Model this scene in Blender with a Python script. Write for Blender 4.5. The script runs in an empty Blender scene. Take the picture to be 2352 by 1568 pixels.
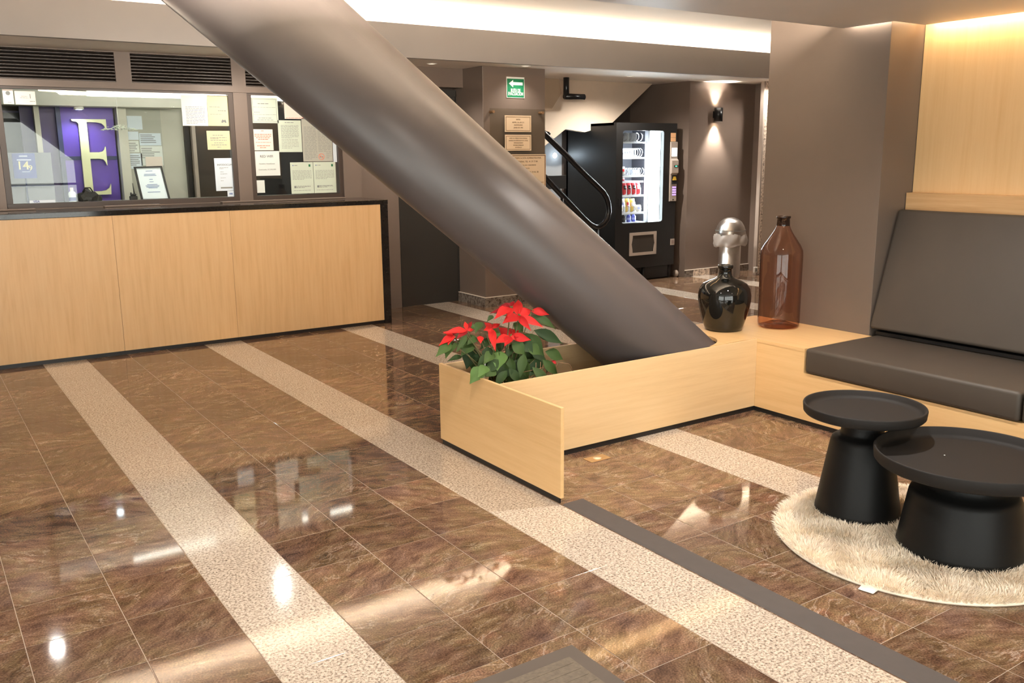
import bpy, bmesh, math, random
from mathutils import Vector, Matrix
random.seed(11)
scene = bpy.context.scene
COL = scene.collection

# ------------------------------------------------------------------ camera
cam_d = bpy.data.cameras.new('camera')
cam = bpy.data.objects.new('camera', cam_d); COL.objects.link(cam)
cam_d.sensor_fit = 'HORIZONTAL'; cam_d.sensor_width = 36.0; cam_d.lens = 31.713
cam_d.clip_start = 0.05; cam_d.clip_end = 100
cam.matrix_world = Matrix(((0.828, 0.121, -0.548, 0.0), (-0.561, 0.164, -0.812, 0.0), (-0.009, 0.979, 0.203, 1.55), (0, 0, 0, 1)))
_q = cam.matrix_world.to_quaternion(); _q.normalize()
cam.matrix_world = Matrix.Translation((0, 0, 1.55)) @ _q.to_matrix().to_4x4()
scene.camera = cam

# ------------------------------------------------------------------ view, world
vs = scene.view_settings
scene.display_settings.display_device = 'sRGB'
vs.view_transform = 'Standard'; vs.look = 'None'; vs.gamma = 1.0; vs.use_curve_mapping = False
vs.exposure = 0.76
world = bpy.data.worlds.new('overcast_day'); scene.world = world
world.use_nodes = True
_bg = world.node_tree.nodes['Background']
_bg.inputs[0].default_value = (1.0, 0.975, 0.94, 1); _bg.inputs[1].default_value = 4.0
WARM = (1.0, 0.875, 0.74); WARM2 = (1.0, 0.74, 0.46); NEUT = (1.0, 0.94, 0.875); COOL = (0.80, 0.91, 1.0)

def area(name, loc, rot, sx, sy, power, color, spread=math.pi):
    d = bpy.data.lights.new(name, 'AREA'); d.shape = 'RECTANGLE'; d.size = sx; d.size_y = sy
    d.energy = power; d.color = color; d.spread = spread
    o = bpy.data.objects.new(name, d); COL.objects.link(o)
    o.location = loc; o.rotation_euler = rot
    return o
def spot(name, loc, rot, power, color, angle=70, blend=0.6, r=0.04, parent=None):
    d = bpy.data.lights.new(name, 'SPOT'); d.energy = power; d.color = color
    d.spot_size = math.radians(angle); d.spot_blend = blend; d.shadow_soft_size = r
    o = bpy.data.objects.new(name, d); COL.objects.link(o)
    o.location = loc; o.rotation_euler = rot
    return o
PI = math.pi
UP = (PI, 0, 0)
# light of the LED tapes in the coves (the tapes themselves are built with the ceiling)
area('beam_cove_light', (3.3, 7.585, 2.712), (PI*0.75, 0, 0), 12.0, 0.04, 40, WARM)
area('beam_front_cove_light', (3.3, 7.575, 2.712), (PI*1.22, 0, 0), 12.0, 0.04, 48, WARM)
area('ceiling_edge_cove_light', (2.4, 3.47, 2.36), (PI*0.70, 0, 0), 4.6, 0.05, 95, WARM)
area('wood_wall_cove_light', (5.085, 0.4, 2.300), (0, -PI/2 + 0.35, 0), 0.03, 5.6, 17, WARM2)
area('pillar_side_cove_light', (4.93, 3.222, 2.305), (PI/2 - 0.3, 0, 0), 0.26, 0.02, 0.5, WARM2)
area('pillar_front_cove_light', (4.792, 3.38, 2.305), (0, -PI/2 + 0.3, 0), 0.02, 0.28, 1.2, WARM)
# daylight arrives through the glazed entrance behind the camera and an added left window
for nm_, loc_, rot_, w_ in (('entrance_daylight', (0.17, -2.62, 1.15), (PI/2, 0, 0), 5.5), ('added_window_daylight', (-2.90, -0.3, 1.15), (0, -PI/2, 0), 3.6)):
    pr_ = area(nm_, loc_, rot_, w_ if nm_[0] == 'e' else 2.2, 2.2 if nm_[0] == 'e' else w_, 1, (1, 1, 1))
    pr_.data.cycles.is_portal = True
# reception office behind the glass
area('office_ceiling_light', (2.2, 9.0, 2.40), (0, 0, 0), 2.6, 0.7, 26, (0.90, 0.97, 1.0))
area('office_window_head_light', (2.6, 8.36, 2.085), (0.5, 0, 0), 2.0, 0.03, 7, NEUT)

# ------------------------------------------------------------------ helpers
ORG = {}
class MB:
    def __init__(s): s.v = []; s.f = []; s.sm = []
    def add(s, vs, fs, smooth=False):
        n = len(s.v); s.v += [tuple(map(float, a)) for a in vs]
        for f in fs: s.f.append([n + i for i in f]); s.sm.append(smooth)
        return s
    def box(s, x0, x1, y0, y1, z0, z1):
        return s.add([(x0,y0,z0),(x1,y0,z0),(x1,y1,z0),(x0,y1,z0),(x0,y0,z1),(x1,y0,z1),(x1,y1,z1),(x0,y1,z1)],
                     [(0,3,2,1),(4,5,6,7),(0,1,5,4),(1,2,6,5),(2,3,7,6),(3,0,4,7)])
    def prism(s, pts, a, b, axis='z'):
        """polygon pts (2d) extruded from a to b along the axis"""
        def mk(p, t):
            return (p[0], p[1], t) if axis == 'z' else ((p[0], t, p[1]) if axis == 'y' else (t, p[0], p[1]))
        n = len(pts)
        vs = [mk(p, a) for p in pts] + [mk(p, b) for p in pts]
        fs = [tuple(range(n))[::-1], tuple(range(n, 2*n))] + [(i, (i+1) % n, n + (i+1) % n, n + i) for i in range(n)]
        return s.add(vs, fs)
    def lathe(s, prof, c=(0,0,0), seg=48, smooth=True, a0=0.0, a1=2*math.pi):
        n = len(prof); full = abs(a1 - a0 - 2*math.pi) < 1e-6
        cols = seg if full else seg + 1
        vs = []
        for i in range(cols):
            a = a0 + (a1 - a0)*i/seg
            for r, z in prof: vs.append((c[0] + r*math.cos(a), c[1] + r*math.sin(a), c[2] + z))
        fs = []
        for i in range(seg):
            j = (i + 1) % cols
            for k in range(n - 1):
                f = [i*n + k, j*n + k, j*n + k + 1, i*n + k + 1]
                fs.append(f)
        return s.add(vs, fs, smooth)
    def tube(s, pts, r, sides=8, cap=True, smooth=True):
        P = [Vector(p) for p in pts]; n = len(P); vs = []; fs = []
        up = Vector((0,0,1)); prev = None
        for i in range(n):
            t = (P[min(i+1, n-1)] - P[max(i-1, 0)]).normalized()
            if prev is None:
                a = t.cross(up)
                if a.length < 1e-3: a = t.cross(Vector((1,0,0)))
                a.normalize()
            else:
                a = (prev - t*prev.dot(t)).normalized()
            prev = a; b = t.cross(a)
            rr = r[i] if isinstance(r, (list, tuple)) else r
            for k in range(sides):
                an = 2*math.pi*k/sides
                vs.append(P[i] + (a*math.cos(an) + b*math.sin(an))*rr)
        for i in range(n-1):
            for k in range(sides):
                fs.append((i*sides+k, i*sides+(k+1) % sides, (i+1)*sides+(k+1) % sides, (i+1)*sides+k))
        if cap: fs += [tuple(range(sides))[::-1], tuple(range((n-1)*sides, n*sides))]
        return s.add(vs, fs, smooth)
    def build(s, name, mat, parent=None, bevel=0.0, origin=None, seg=2):
        if origin is None: origin = ORG.get(parent.as_pointer(), Vector((0,0,0))) if parent else Vector((0,0,0))
        o = Vector(origin)
        me = bpy.data.meshes.new(name)
        me.from_pydata([tuple(Vector(v) - o) for v in s.v], [], s.f)
        me.polygons.foreach_set('use_smooth', s.sm)
        bm = bmesh.new(); bm.from_mesh(me)
        bmesh.ops.remove_doubles(bm, verts=bm.verts, dist=1e-6)
        bmesh.ops.recalc_face_normals(bm, faces=bm.faces)
        if bevel > 0:
            es = [e for e in bm.edges if len(e.link_faces) == 2 and e.calc_face_angle(0) > 0.6]
            bmesh.ops.bevel(bm, geom=es, offset=bevel, segments=seg, profile=0.5, affect='EDGES', clamp_overlap=True)
        bm.to_mesh(me); bm.free(); me.update()
        if mat: me.materials.append(mat)
        ob = bpy.data.objects.new(name, me); COL.objects.link(ob)
        if parent:
            ob.parent = parent
        else:
            ob.location = o
        ORG[ob.as_pointer()] = o
        return ob
KEEP = []
def tag(o, label=None, cat=None, group=None, kind=None):
    if label: o['label'] = label
    if cat: o['category'] = cat
    if group: o['group'] = group
    if kind: o['kind'] = kind
    KEEP.append(o)
    return o
def thing(name, loc, label, cat, group=None):
    o = bpy.data.objects.new(name, None); COL.objects.link(o)
    o.location = loc; o.empty_display_size = 0.1
    ORG[o.as_pointer()] = Vector(loc)
    return tag(o, label, cat, group)
def struct(o): o['kind'] = 'structure'; KEEP.append(o); return o
def link_copy(src, parent, loc):
    c = src.copy(); COL.objects.link(c); c.parent = parent; c.location = loc
    return c
def text_part(name, txt, size, mat, parent, center, axis='-y', depth=0.0008, bold=False, sx=1.0):
    """lettering as a thin solid facing -Y (or up), centred at a world point"""
    cu = bpy.data.curves.new(name, 'FONT'); cu.body = txt; cu.size = size; cu.extrude = depth
    cu.align_x = 'CENTER'; cu.align_y = 'CENTER'; cu.resolution_u = 3
    if bold: cu.offset = size*0.012
    t = bpy.data.objects.new(name + '_curve', cu); COL.objects.link(t)
    dg = bpy.context.evaluated_depsgraph_get()
    me = bpy.data.meshes.new_from_object(t.evaluated_get(dg))
    bpy.data.objects.remove(t); bpy.data.curves.remove(cu)
    R = Matrix.Rotation(PI/2, 4, 'X') if axis == '-y' else Matrix.Identity(4)
    me.transform(R @ Matrix.Diagonal((sx, 1, 1, 1)))
    me.name = name; me.materials.clear(); me.materials.append(mat)
    ob = bpy.data.objects.new(name, me); COL.objects.link(ob); ob.parent = parent
    ob.location = Vector(center) - ORG[parent.as_pointer()]
    ORG[ob.as_pointer()] = ORG[parent.as_pointer()]
    return ob

# ------------------------------------------------------------------ materials
def nt(name):
    m = bpy.data.materials.new(name); m.use_nodes = True
    t = m.node_tree; b = t.nodes['Principled BSDF']
    return m, t, b
def N(t, typ, **kw):
    n = t.nodes.new(typ)
    for k, v in kw.items():
        if k.startswith('i_'):
            key = k[2:].replace('_', ' ')
            n.inputs[key].default_value = v
        else: setattr(n, k, v)
    return n
def ramp(t, stops):
    r = t.nodes.new('ShaderNodeValToRGB'); e = r.color_ramp.elements
    while len(e) < len(stops): e.new(0.5)
    for el, (p, c) in zip(e, stops): el.position = p; el.color = (*c, 1)
    return r
def plain(name, col, rough=0.5, metal=0.0, ior=1.5, noise=0.06, nscale=6.0, bump=0.0, bscale=200.0, coat=0.0):
    m, t, b = nt(name)
    b.inputs['Roughness'].default_value = rough; b.inputs['Metallic'].default_value = metal; b.inputs['IOR'].default_value = ior
    b.inputs['Coat Weight'].default_value = coat
    tc = N(t, 'ShaderNodeTexCoord')
    if noise > 0:
        n = N(t, 'ShaderNodeTexNoise'); n.inputs['Scale'].default_value = nscale; n.inputs['Detail'].default_value = 4
        t.links.new(tc.outputs['Object'], n.inputs['Vector'])
        r = ramp(t, [(0.25, tuple(c*(1-noise) for c in col)), (0.75, tuple(min(1, c*(1+noise)) for c in col))])
        t.links.new(n.outputs['Fac'], r.inputs[0]); t.links.new(r.outputs[0], b.inputs['Base Color'])
    else: b.inputs['Base Color'].default_value = (*col, 1)
    if bump > 0:
        n2 = N(t, 'ShaderNodeTexNoise'); n2.inputs['Scale'].default_value = bscale; n2.inputs['Detail'].default_value = 3
        t.links.new(tc.outputs['Object'], n2.inputs['Vector'])
        bp = N(t, 'ShaderNodeBump'); bp.inputs['Strength'].default_value = bump; bp.inputs['Distance'].default_value = 0.002
        t.links.new(n2.outputs['Fac'], bp.inputs['Height']); t.links.new(bp.outputs['Normal'], b.inputs['Normal'])
    return m
def glow(name, col, strength):
    m, t, b = nt(name)
    b.inputs['Base Color'].default_value = (*col, 1)
    b.inputs['Emission Color'].default_value = (*col, 1); b.inputs['Emission Strength'].default_value = strength
    return m
def glass(name, tint=(1,1,1), ior=1.45, rough=0.0, edge=None):
    """sheet glass: what is behind shows through, the surface mirrors by Fresnel"""
    m = bpy.data.materials.new(name); m.use_nodes = True; t = m.node_tree; t.nodes.clear()
    out = t.nodes.new('ShaderNodeOutputMaterial'); mx = t.nodes.new('ShaderNodeMixShader')
    lf = N(t, 'ShaderNodeLayerWeight'); lf.inputs['Blend'].default_value = 0.5
    pw = N(t, 'ShaderNodeMath', operation='POWER'); pw.inputs[1].default_value = 5.0; t.links.new(lf.outputs['Facing'], pw.inputs[0])
    f0 = ((ior - 1)/(ior + 1))**2
    fr = N(t, 'ShaderNodeMath', operation='MULTIPLY_ADD'); fr.inputs[1].default_value = 1 - f0; fr.inputs[2].default_value = f0; t.links.new(pw.outputs[0], fr.inputs[0])
    tr = N(t, 'ShaderNodeBsdfTransparent'); gl = N(t, 'ShaderNodeBsdfGlossy'); gl.inputs['Roughness'].default_value = rough
    if edge:
        lw = N(t, 'ShaderNodeLayerWeight'); lw.inputs['Blend'].default_value = 0.45
        r = ramp(t, [(0.0, tint), (0.45, tint), (1.0, edge)])
        t.links.new(lw.outputs['Facing'], r.inputs[0]); t.links.new(r.outputs[0], tr.inputs['Color'])
    else: tr.inputs['Color'].default_value = (*tint, 1)
    t.links.new(fr.outputs[0], mx.inputs[0]); t.links.new(tr.outputs[0], mx.inputs[1]); t.links.new(gl.outputs[0], mx.inputs[2])
    t.links.new(mx.outputs[0], out.inputs[0])
    return m
def wood(name, c0, c1, c2, axis='z', rough=0.38, fig=1.0, seed=0.0):
    m, t, b = nt(name); b.inputs['Roughness'].default_value = rough
    geo = N(t, 'ShaderNodeNewGeometry'); mp = N(t, 'ShaderNodeMapping')
    mp.inputs['Location'].default_value = (seed, seed*0.7, seed*1.3)
    sc = {'z': (7, 7, 0.75), 'x': (0.75, 7, 7), 'y': (7, 0.75, 7)}[axis]
    mp.inputs['Scale'].default_value = sc
    t.links.new(geo.outputs['Position'], mp.inputs['Vector'])
    n1 = N(t, 'ShaderNodeTexNoise'); n1.inputs['Scale'].default_value = 0.55; n1.inputs['Detail'].default_value = 2; n1.inputs['Distortion'].default_value = 0.5
    t.links.new(mp.outputs[0], n1.inputs['Vector'])
    # growth rings: bands of the slow noise
    ml = N(t, 'ShaderNodeMath', operation='MULTIPLY'); ml.inputs[1].default_value = 46*fig
    t.links.new(n1.outputs['Fac'], ml.inputs[0])
    sn = N(t, 'ShaderNodeMath', operation='SINE'); t.links.new(ml.outputs[0], sn.inputs[0])
    n2 = N(t, 'ShaderNodeTexNoise'); n2.inputs['Scale'].default_value = 9; n2.inputs['Detail'].default_value = 5; n2.inputs['Roughness'].default_value = 0.65
    mp2 = N(t, 'ShaderNodeMapping'); mp2.inputs['Scale'].default_value = {'z': (4, 4, 0.22), 'x': (0.22, 4, 4), 'y': (4, 0.22, 4)}[axis]
    t.links.new(geo.outputs['Position'], mp2.inputs['Vector']); t.links.new(mp2.outputs[0], n2.inputs['Vector'])
    ad = N(t, 'ShaderNodeMath', operation='MULTIPLY_ADD'); ad.inputs[1].default_value = 0.055; ad.inputs[2].default_value = 0.0
    t.links.new(sn.outputs[0], ad.inputs[0])
    ad2 = N(t, 'ShaderNodeMath', operation='ADD'); t.links.new(ad.outputs[0], ad2.inputs[0]); t.links.new(n2.outputs['Fac'], ad2.inputs[1])
    r = ramp(t, [(0.2, c0), (0.5, c1), (0.82, c2)])
    t.links.new(ad2.outputs[0], r.inputs[0]); t.links.new(r.outputs[0], b.inputs['Base Color'])
    return m
def marble(name, use_attr):
    m, t, b = nt(name); b.inputs['Roughness'].default_value = 0.05; b.inputs['IOR'].default_value = 1.47
    geo = N(t, 'ShaderNodeNewGeometry')
    if use_attr:
        src = N(t, 'ShaderNodeAttribute', attribute_name='tile_rnd').outputs['Fac']
    else: src = N(t, 'ShaderNodeObjectInfo').outputs['Random']
    vr = N(t, 'ShaderNodeVectorRotate', rotation_type='Z_AXIS')
    an = N(t, 'ShaderNodeMapRange'); an.inputs['To Min'].default_value = -0.9; an.inputs['To Max'].default_value = 0.75
    t.links.new(src, an.inputs['Value']); t.links.new(an.outputs[0], vr.inputs['Angle'])
    t.links.new(geo.outputs['Position'], vr.inputs['Vector'])
    off = N(t, 'ShaderNodeMath', operation='MULTIPLY'); off.inputs[1].default_value = 371.0; t.links.new(src, off.inputs[0])
    cb = N(t, 'ShaderNodeCombineXYZ'); t.links.new(off.outputs[0], cb.inputs[0]); t.links.new(off.outputs[0], cb.inputs[1])
    va = N(t, 'ShaderNodeVectorMath', operation='ADD'); t.links.new(vr.outputs[0], va.inputs[0]); t.links.new(cb.outputs[0], va.inputs[1])
    # warped, stretched coordinates give the swirling streaks
    wn = N(t, 'ShaderNodeTexNoise'); wn.inputs['Scale'].default_value = 3.4; wn.inputs['Detail'].default_value = 3
    t.links.new(va.outputs[0], wn.inputs['Vector'])
    ws = N(t, 'ShaderNodeVectorMath', operation='SCALE'); ws.inputs['Scale'].default_value = 0.2
    t.links.new(wn.outputs['Color'], ws.inputs[0])
    wa = N(t, 'ShaderNodeVectorMath', operation='ADD'); t.links.new(va.outputs[0], wa.inputs[0]); t.links.new(ws.outputs[0], wa.inputs[1])
    mp = N(t, 'ShaderNodeMapping'); mp.inputs['Scale'].default_value = (5.0, 15.0, 1.0); t.links.new(wa.outputs[0], mp.inputs['Vector'])
    n1 = N(t, 'ShaderNodeTexNoise'); n1.inputs['Scale'].default_value = 1.6; n1.inputs['Detail'].default_value = 10; n1.inputs['Roughness'].default_value = 0.72
    t.links.new(mp.outputs[0], n1.inputs['Vector'])
    r1 = ramp(t, [(0.26, (0.058, 0.034, 0.023)), (0.42, (0.118, 0.070, 0.045)), (0.52, (0.165, 0.102, 0.067)), (0.62, (0.215, 0.143, 0.099)), (0.73, (0.34, 0.245, 0.18)), (0.85, (0.50, 0.40, 0.31))])
    t.links.new(n1.outputs['Fac'], r1.inputs[0])
    # broad clouds of pink, olive and grey-violet
    n2 = N(t, 'ShaderNodeTexNoise'); n2.inputs['Scale'].default_value = 5.5; n2.inputs['Detail'].default_value = 3
    t.links.new(va.outputs[0], n2.inputs['Vector'])
    r2 = ramp(t, [(0.30, (0.72, 0.66, 0.72)), (0.45, (1.0, 0.92, 0.86)), (0.57, (0.95, 0.98, 0.78)), (0.72, (1.2, 1.0, 0.92))])
    t.links.new(n2.outputs['Fac'], r2.inputs[0])
    mu = N(t, 'ShaderNodeMix', data_type='RGBA', blend_type='MULTIPLY'); mu.inputs['Factor'].default_value = 1.0
    t.links.new(r1.outputs[0], mu.inputs['A']); t.links.new(r2.outputs[0], mu.inputs['B'])
    # thin pale veins
    mpv = N(t, 'ShaderNodeMapping'); mpv.inputs['Scale'].default_value = (2.2, 6.5, 1.0); mpv.inputs['Location'].default_value = (3.1, 7.7, 0); t.links.new(wa.outputs[0], mpv.inputs['Vector'])
    nv = N(t, 'ShaderNodeTexNoise'); nv.inputs['Scale'].default_value = 2.1; nv.inputs['Detail'].default_value = 7; nv.inputs['Roughness'].default_value = 0.6
    t.links.new(mpv.outputs[0], nv.inputs['Vector'])
    sb = N(t, 'ShaderNodeMath', operation='SUBTRACT'); sb.inputs[1].default_value = 0.5; t.links.new(nv.outputs['Fac'], sb.inputs[0])
    ab = N(t, 'ShaderNodeMath', operation='ABSOLUTE'); t.links.new(sb.outputs[0], ab.inputs[0])
    vm = N(t, 'ShaderNodeMapRange'); vm.inputs['From Min'].default_value = 0.0; vm.inputs['From Max'].default_value = 0.022; vm.inputs['To Min'].default_value = 0.5; vm.inputs['To Max'].default_value = 0.0
    t.links.new(ab.outputs[0], vm.inputs['Value'])
    vg = N(t, 'ShaderNodeMath', operation='MULTIPLY'); t.links.new(vm.outputs[0], vg.inputs[0])
    vk = N(t, 'ShaderNodeMapRange'); vk.inputs['From Min'].default_value = 0.46; vk.inputs['From Max'].default_value = 0.66; t.links.new(n2.outputs['Fac'], vk.inputs['Value']); t.links.new(vk.outputs[0], vg.inputs[1])
    mv = N(t, 'ShaderNodeMix', data_type='RGBA'); t.links.new(vg.outputs[0], mv.inputs['Factor']); t.links.new(mu.outputs['Result'], mv.inputs['A']); mv.inputs['B'].default_value = (0.52, 0.41, 0.33, 1)
    # fine grain
    n3 = N(t, 'ShaderNodeTexNoise'); n3.inputs['Scale'].default_value = 160; n3.inputs['Detail'].default_value = 4
    t.links.new(va.outputs[0], n3.inputs['Vector'])
    r3 = ramp(t, [(0.32, (0.5, 0.48, 0.47)), (0.52, (1.0, 1.0, 1.0)), (0.70, (1.7, 1.65, 1.6))]); t.links.new(n3.outputs['Fac'], r3.inputs[0])
    mu2 = N(t, 'ShaderNodeMix', data_type='RGBA', blend_type='MULTIPLY'); mu2.inputs['Factor'].default_value = 0.8
    t.links.new(mv.outputs['Result'], mu2.inputs['A']); t.links.new(r3.outputs[0], mu2.inputs['B'])
    # each tile a little lighter or darker
    hv = N(t, 'ShaderNodeHueSaturation'); vv = N(t, 'ShaderNodeMapRange'); vv.inputs['To Min'].default_value = 0.82; vv.inputs['To Max'].default_value = 1.32
    fr = N(t, 'ShaderNodeMath', operation='MULTIPLY'); fr.inputs[1].default_value = 17.0; t.links.new(src, fr.inputs[0])
    fr2 = N(t, 'ShaderNodeMath', operation='FRACT'); t.links.new(fr.outputs[0], fr2.inputs[0]); t.links.new(fr2.outputs[0], vv.inputs['Value'])
    t.links.new(vv.outputs[0], hv.inputs['Value']); t.links.new(mu2.outputs['Result'], hv.inputs['Color'])
    t.links.new(hv.outputs[0], b.inputs['Base Color'])
    return m
def granite(name, rough=0.12, s=1.0, bright=1.0):
    m, t, b = nt(name); b.inputs['Roughness'].default_value = rough
    geo = N(t, 'ShaderNodeNewGeometry')
    n1 = N(t, 'ShaderNodeTexNoise'); n1.inputs['Scale'].default_value = 110*s; n1.inputs['Detail'].default_value = 5; n1.inputs['Roughness'].default_value = 0.7
    t.links.new(geo.outputs['Position'], n1.inputs['Vector'])
    k = bright
    r1 = ramp(t, [(0.34, (0.09*k, 0.068*k, 0.056*k)), (0.42, (0.29*k, 0.235*k, 0.19*k)), (0.50, (0.54*k, 0.46*k, 0.38*k)), (0.66, (0.72*k, 0.64*k, 0.56*k))])
    t.links.new(n1.outputs['Fac'], r1.inputs[0])
    v = N(t, 'ShaderNodeTexVoronoi'); v.inputs['Scale'].default_value = 95*s; t.links.new(geo.outputs['Position'], v.inputs['Vector'])
    r2 = ramp(t, [(0.0, (0.80, 0.74, 0.70)), (0.5, (1.0, 0.98, 0.95)), (1.0, (1.08, 1.05, 1.0))]); t.links.new(v.outputs['Color'], r2.inputs[0])
    mu = N(t, 'ShaderNodeMix', data_type='RGBA', blend_type='MULTIPLY'); mu.inputs['Factor'].default_value = 1.0
    t.links.new(r1.outputs[0], mu.inputs['A']); t.links.new(r2.outputs[0], mu.inputs['B'])
    t.links.new(mu.outputs['Result'], b.inputs['Base Color'])
    return m

M = {}
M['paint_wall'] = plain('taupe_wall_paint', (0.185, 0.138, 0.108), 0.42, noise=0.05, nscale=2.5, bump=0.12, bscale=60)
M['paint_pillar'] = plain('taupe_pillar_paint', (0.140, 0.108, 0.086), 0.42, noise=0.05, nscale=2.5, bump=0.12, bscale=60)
M['paint_dark'] = plain('dark_taupe_paint', (0.075, 0.058, 0.048), 0.35, noise=0.05, nscale=2.0)
M['paint_door'] = plain('dark_door_lacquer', (0.034, 0.030, 0.025), 0.4, noise=0.08, nscale=3.0)
M['paint_beam'] = plain('grey_satin_beam_paint', (0.31, 0.288, 0.272), 0.28, noise=0.04, nscale=2.0)
M['paint_column'] = plain('grey_column_paint', (0.090, 0.076, 0.073), 0.37, noise=0.03, nscale=3.0, bump=0.05, bscale=40)
M['paint_ceiling'] = plain('grey_ceiling_paint', (0.60, 0.575, 0.555), 0.5, noise=0.03, nscale=2.0)
M['paint_cream'] = plain('cream_ceiling_paint', (0.74, 0.66, 0.56), 0.7, noise=0.05, nscale=1.4, bump=0.2, bscale=5)
M['paint_soffit'] = plain('pale_soffit_paint', (0.84, 0.77, 0.69), 0.6, noise=0.03)
M['paint_office'] = plain('office_cream_paint', (0.62, 0.60, 0.50), 0.6, noise=0.04)
M['paint_stair'] = plain('stair_beige_paint', (0.62, 0.50, 0.38), 0.6, noise=0.04)
M['paint_tan'] = plain('stair_wall_tan_paint', (0.42, 0.31, 0.21), 0.6, noise=0.04)
M['paint_stairwall'] = plain('stair_wall_grey_paint', (0.36, 0.37, 0.37), 0.6, noise=0.04)
M['marble'] = marble('brown_swirl_marble', False)
M['marble_far'] = marble('brown_swirl_marble_far', True)
M['granite'] = granite('speckled_cream_granite', 0.085)
M['granite_pier'] = granite('speckled_granite_pier', 0.3, 0.36, 1.3)
M['grout'] = plain('tan_grout', (0.42, 0.33, 0.26), 0.7)
M['skirt'] = granite('brown_marble_skirting', 0.2, 0.3, 0.42)
M['wood_counter'] = wood('counter_oak_veneer', (0.76, 0.475, 0.225), (0.84, 0.55, 0.28), (0.88, 0.605, 0.33), 'z', 0.36, 1.0, 2.0)
M['wood_counter2'] = wood('counter_oak_veneer_second', (0.76, 0.475, 0.225), (0.84, 0.55, 0.28), (0.88, 0.605, 0.33), 'z', 0.36, 1.2, 7.3)
M['wood_counter3'] = wood('counter_oak_veneer_third', (0.76, 0.475, 0.225), (0.84, 0.55, 0.28), (0.88, 0.605, 0.33), 'z', 0.36, 1.5, 12.1)
M['wood_bench'] = wood('bench_maple_veneer_x', (0.63, 0.425, 0.22), (0.70, 0.495, 0.265), (0.75, 0.55, 0.315), 'x', 0.4, 0.35, 3.0)
M['wood_bench_y'] = wood('bench_maple_veneer_y', (0.66, 0.415, 0.185), (0.725, 0.475, 0.225), (0.77, 0.525, 0.26), 'y', 0.4, 0.25, 5.0)
M['wood_wall'] = wood('wall_maple_panel', (0.74, 0.475, 0.225), (0.79, 0.53, 0.265), (0.83, 0.575, 0.305), 'z', 0.45, 0.5, 9.0)
M['wood_ledge'] = wood('ledge_oak', (0.50, 0.28, 0.115), (0.62, 0.375, 0.175), (0.70, 0.46, 0.235), 'y', 0.45, 1.2, 4.0)
M['black_stone'] = plain('black_polished_granite', (0.018, 0.015, 0.013), 0.08, noise=0.2, nscale=60)
M['black_trim'] = plain('black_plinth', (0.012, 0.011, 0.011), 0.45, noise=0.05)
M['frame_brown'] = plain('dark_brown_window_frame', (0.060, 0.040, 0.030), 0.35)
M['slat'] = plain('dark_brown_slat', (0.045, 0.030, 0.022), 0.38)
M['leather'] = plain('charcoal_leatherette', (0.056, 0.044, 0.034), 0.58, noise=0.06, nscale=5, bump=0.25, bscale=14)
M['table'] = plain('matte_black_table', (0.007, 0.0068, 0.0066), 0.48, ior=1.3, noise=0.05, bump=0.15, bscale=400)
M['table_top'] = plain('matte_black_table_top', (0.016, 0.0135, 0.012), 0.62, ior=1.3, noise=0.06, bump=0.15, bscale=400)
M['vase'] = plain('black_glass_vase', (0.006, 0.006, 0.005), 0.04, noise=0.0, ior=1.55)
M['amber'] = glass('amber_bottle_glass', (0.86, 0.68, 0.60), 1.5, 0.0, edge=(0.36, 0.14, 0.07))
M['amber_neck'] = plain('dark_amber_glass_neck', (0.022, 0.010, 0.006), 0.05, noise=0.0)
M['glass'] = glass('window_glass', (0.96, 0.985, 0.97), 1.5)
M['acrylic'] = glass('clear_acrylic', (0.93, 0.93, 0.90), 1.5)
M['rug'] = plain('cream_shag_rug', (0.94, 0.80, 0.65), 0.85, noise=0.12, nscale=14)
M['steel'] = plain('brushed_steel', (0.78, 0.74, 0.69), 0.28, 1.0, noise=0.04, nscale=30)
M['brass'] = plain('polished_plaque_metal', (0.86, 0.66, 0.44), 0.3, 0.15, noise=0.02)
M['brass_dull'] = plain('dull_brass_plate', (0.55, 0.36, 0.17), 0.35, 0.6)
M['rubber'] = plain('grey_rubber_strip', (0.074, 0.060, 0.053), 0.75, noise=0.05, nscale=20)
M['mat_pile'] = plain('ribbed_grey_mat', (0.150, 0.118, 0.086), 0.9, noise=0.2, nscale=70, bump=0.8, bscale=120)
M['mat_edge'] = plain('mat_rubber_edge', (0.095, 0.073, 0.057), 0.7)
M['black_gloss'] = plain('black_machine_enamel', (0.007, 0.0065, 0.006), 0.5, noise=0.05)
M['black_tube'] = plain('black_handrail_enamel', (0.007, 0.007, 0.008), 0.3, noise=0.0)
M['dark_in'] = plain('machine_liner', (0.05, 0.05, 0.06), 0.5)
M['silver'] = plain('silver_grey_plastic', (0.42, 0.35, 0.29), 0.4)
M['white_metal'] = plain('white_shelf_metal', (0.80, 0.82, 0.90), 0.4)
M['wire'] = plain('steel_wire', (0.75, 0.75, 0.80), 0.25, 0.8, noise=0)
M['paper'] = plain('white_paper', (0.83, 0.86, 0.80), 0.7, noise=0.03, nscale=8)
M['paper_cool'] = plain('cool_white_paper', (0.78, 0.86, 0.92), 0.7, noise=0.02)
M['paper_green'] = plain('pale_green_paper', (0.68, 0.76, 0.62), 0.7, noise=0.03)
M['paper_cream'] = plain('cream_paper', (0.74, 0.68, 0.42), 0.7, noise=0.06)
M['paper_pink'] = plain('warm_white_paper', (0.92, 0.80, 0.70), 0.7, noise=0.02)
M['paper_grey'] = plain('greyish_paper', (0.50, 0.50, 0.42), 0.7, noise=0.03)
M['ink'] = plain('grey_ink', (0.22, 0.23, 0.22), 0.7, noise=0)
M['ink_pale'] = plain('pale_ink', (0.30, 0.31, 0.28), 0.7, noise=0)
M['ink_red'] = plain('red_ink', (0.85, 0.25, 0.16), 0.7, noise=0)
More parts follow.
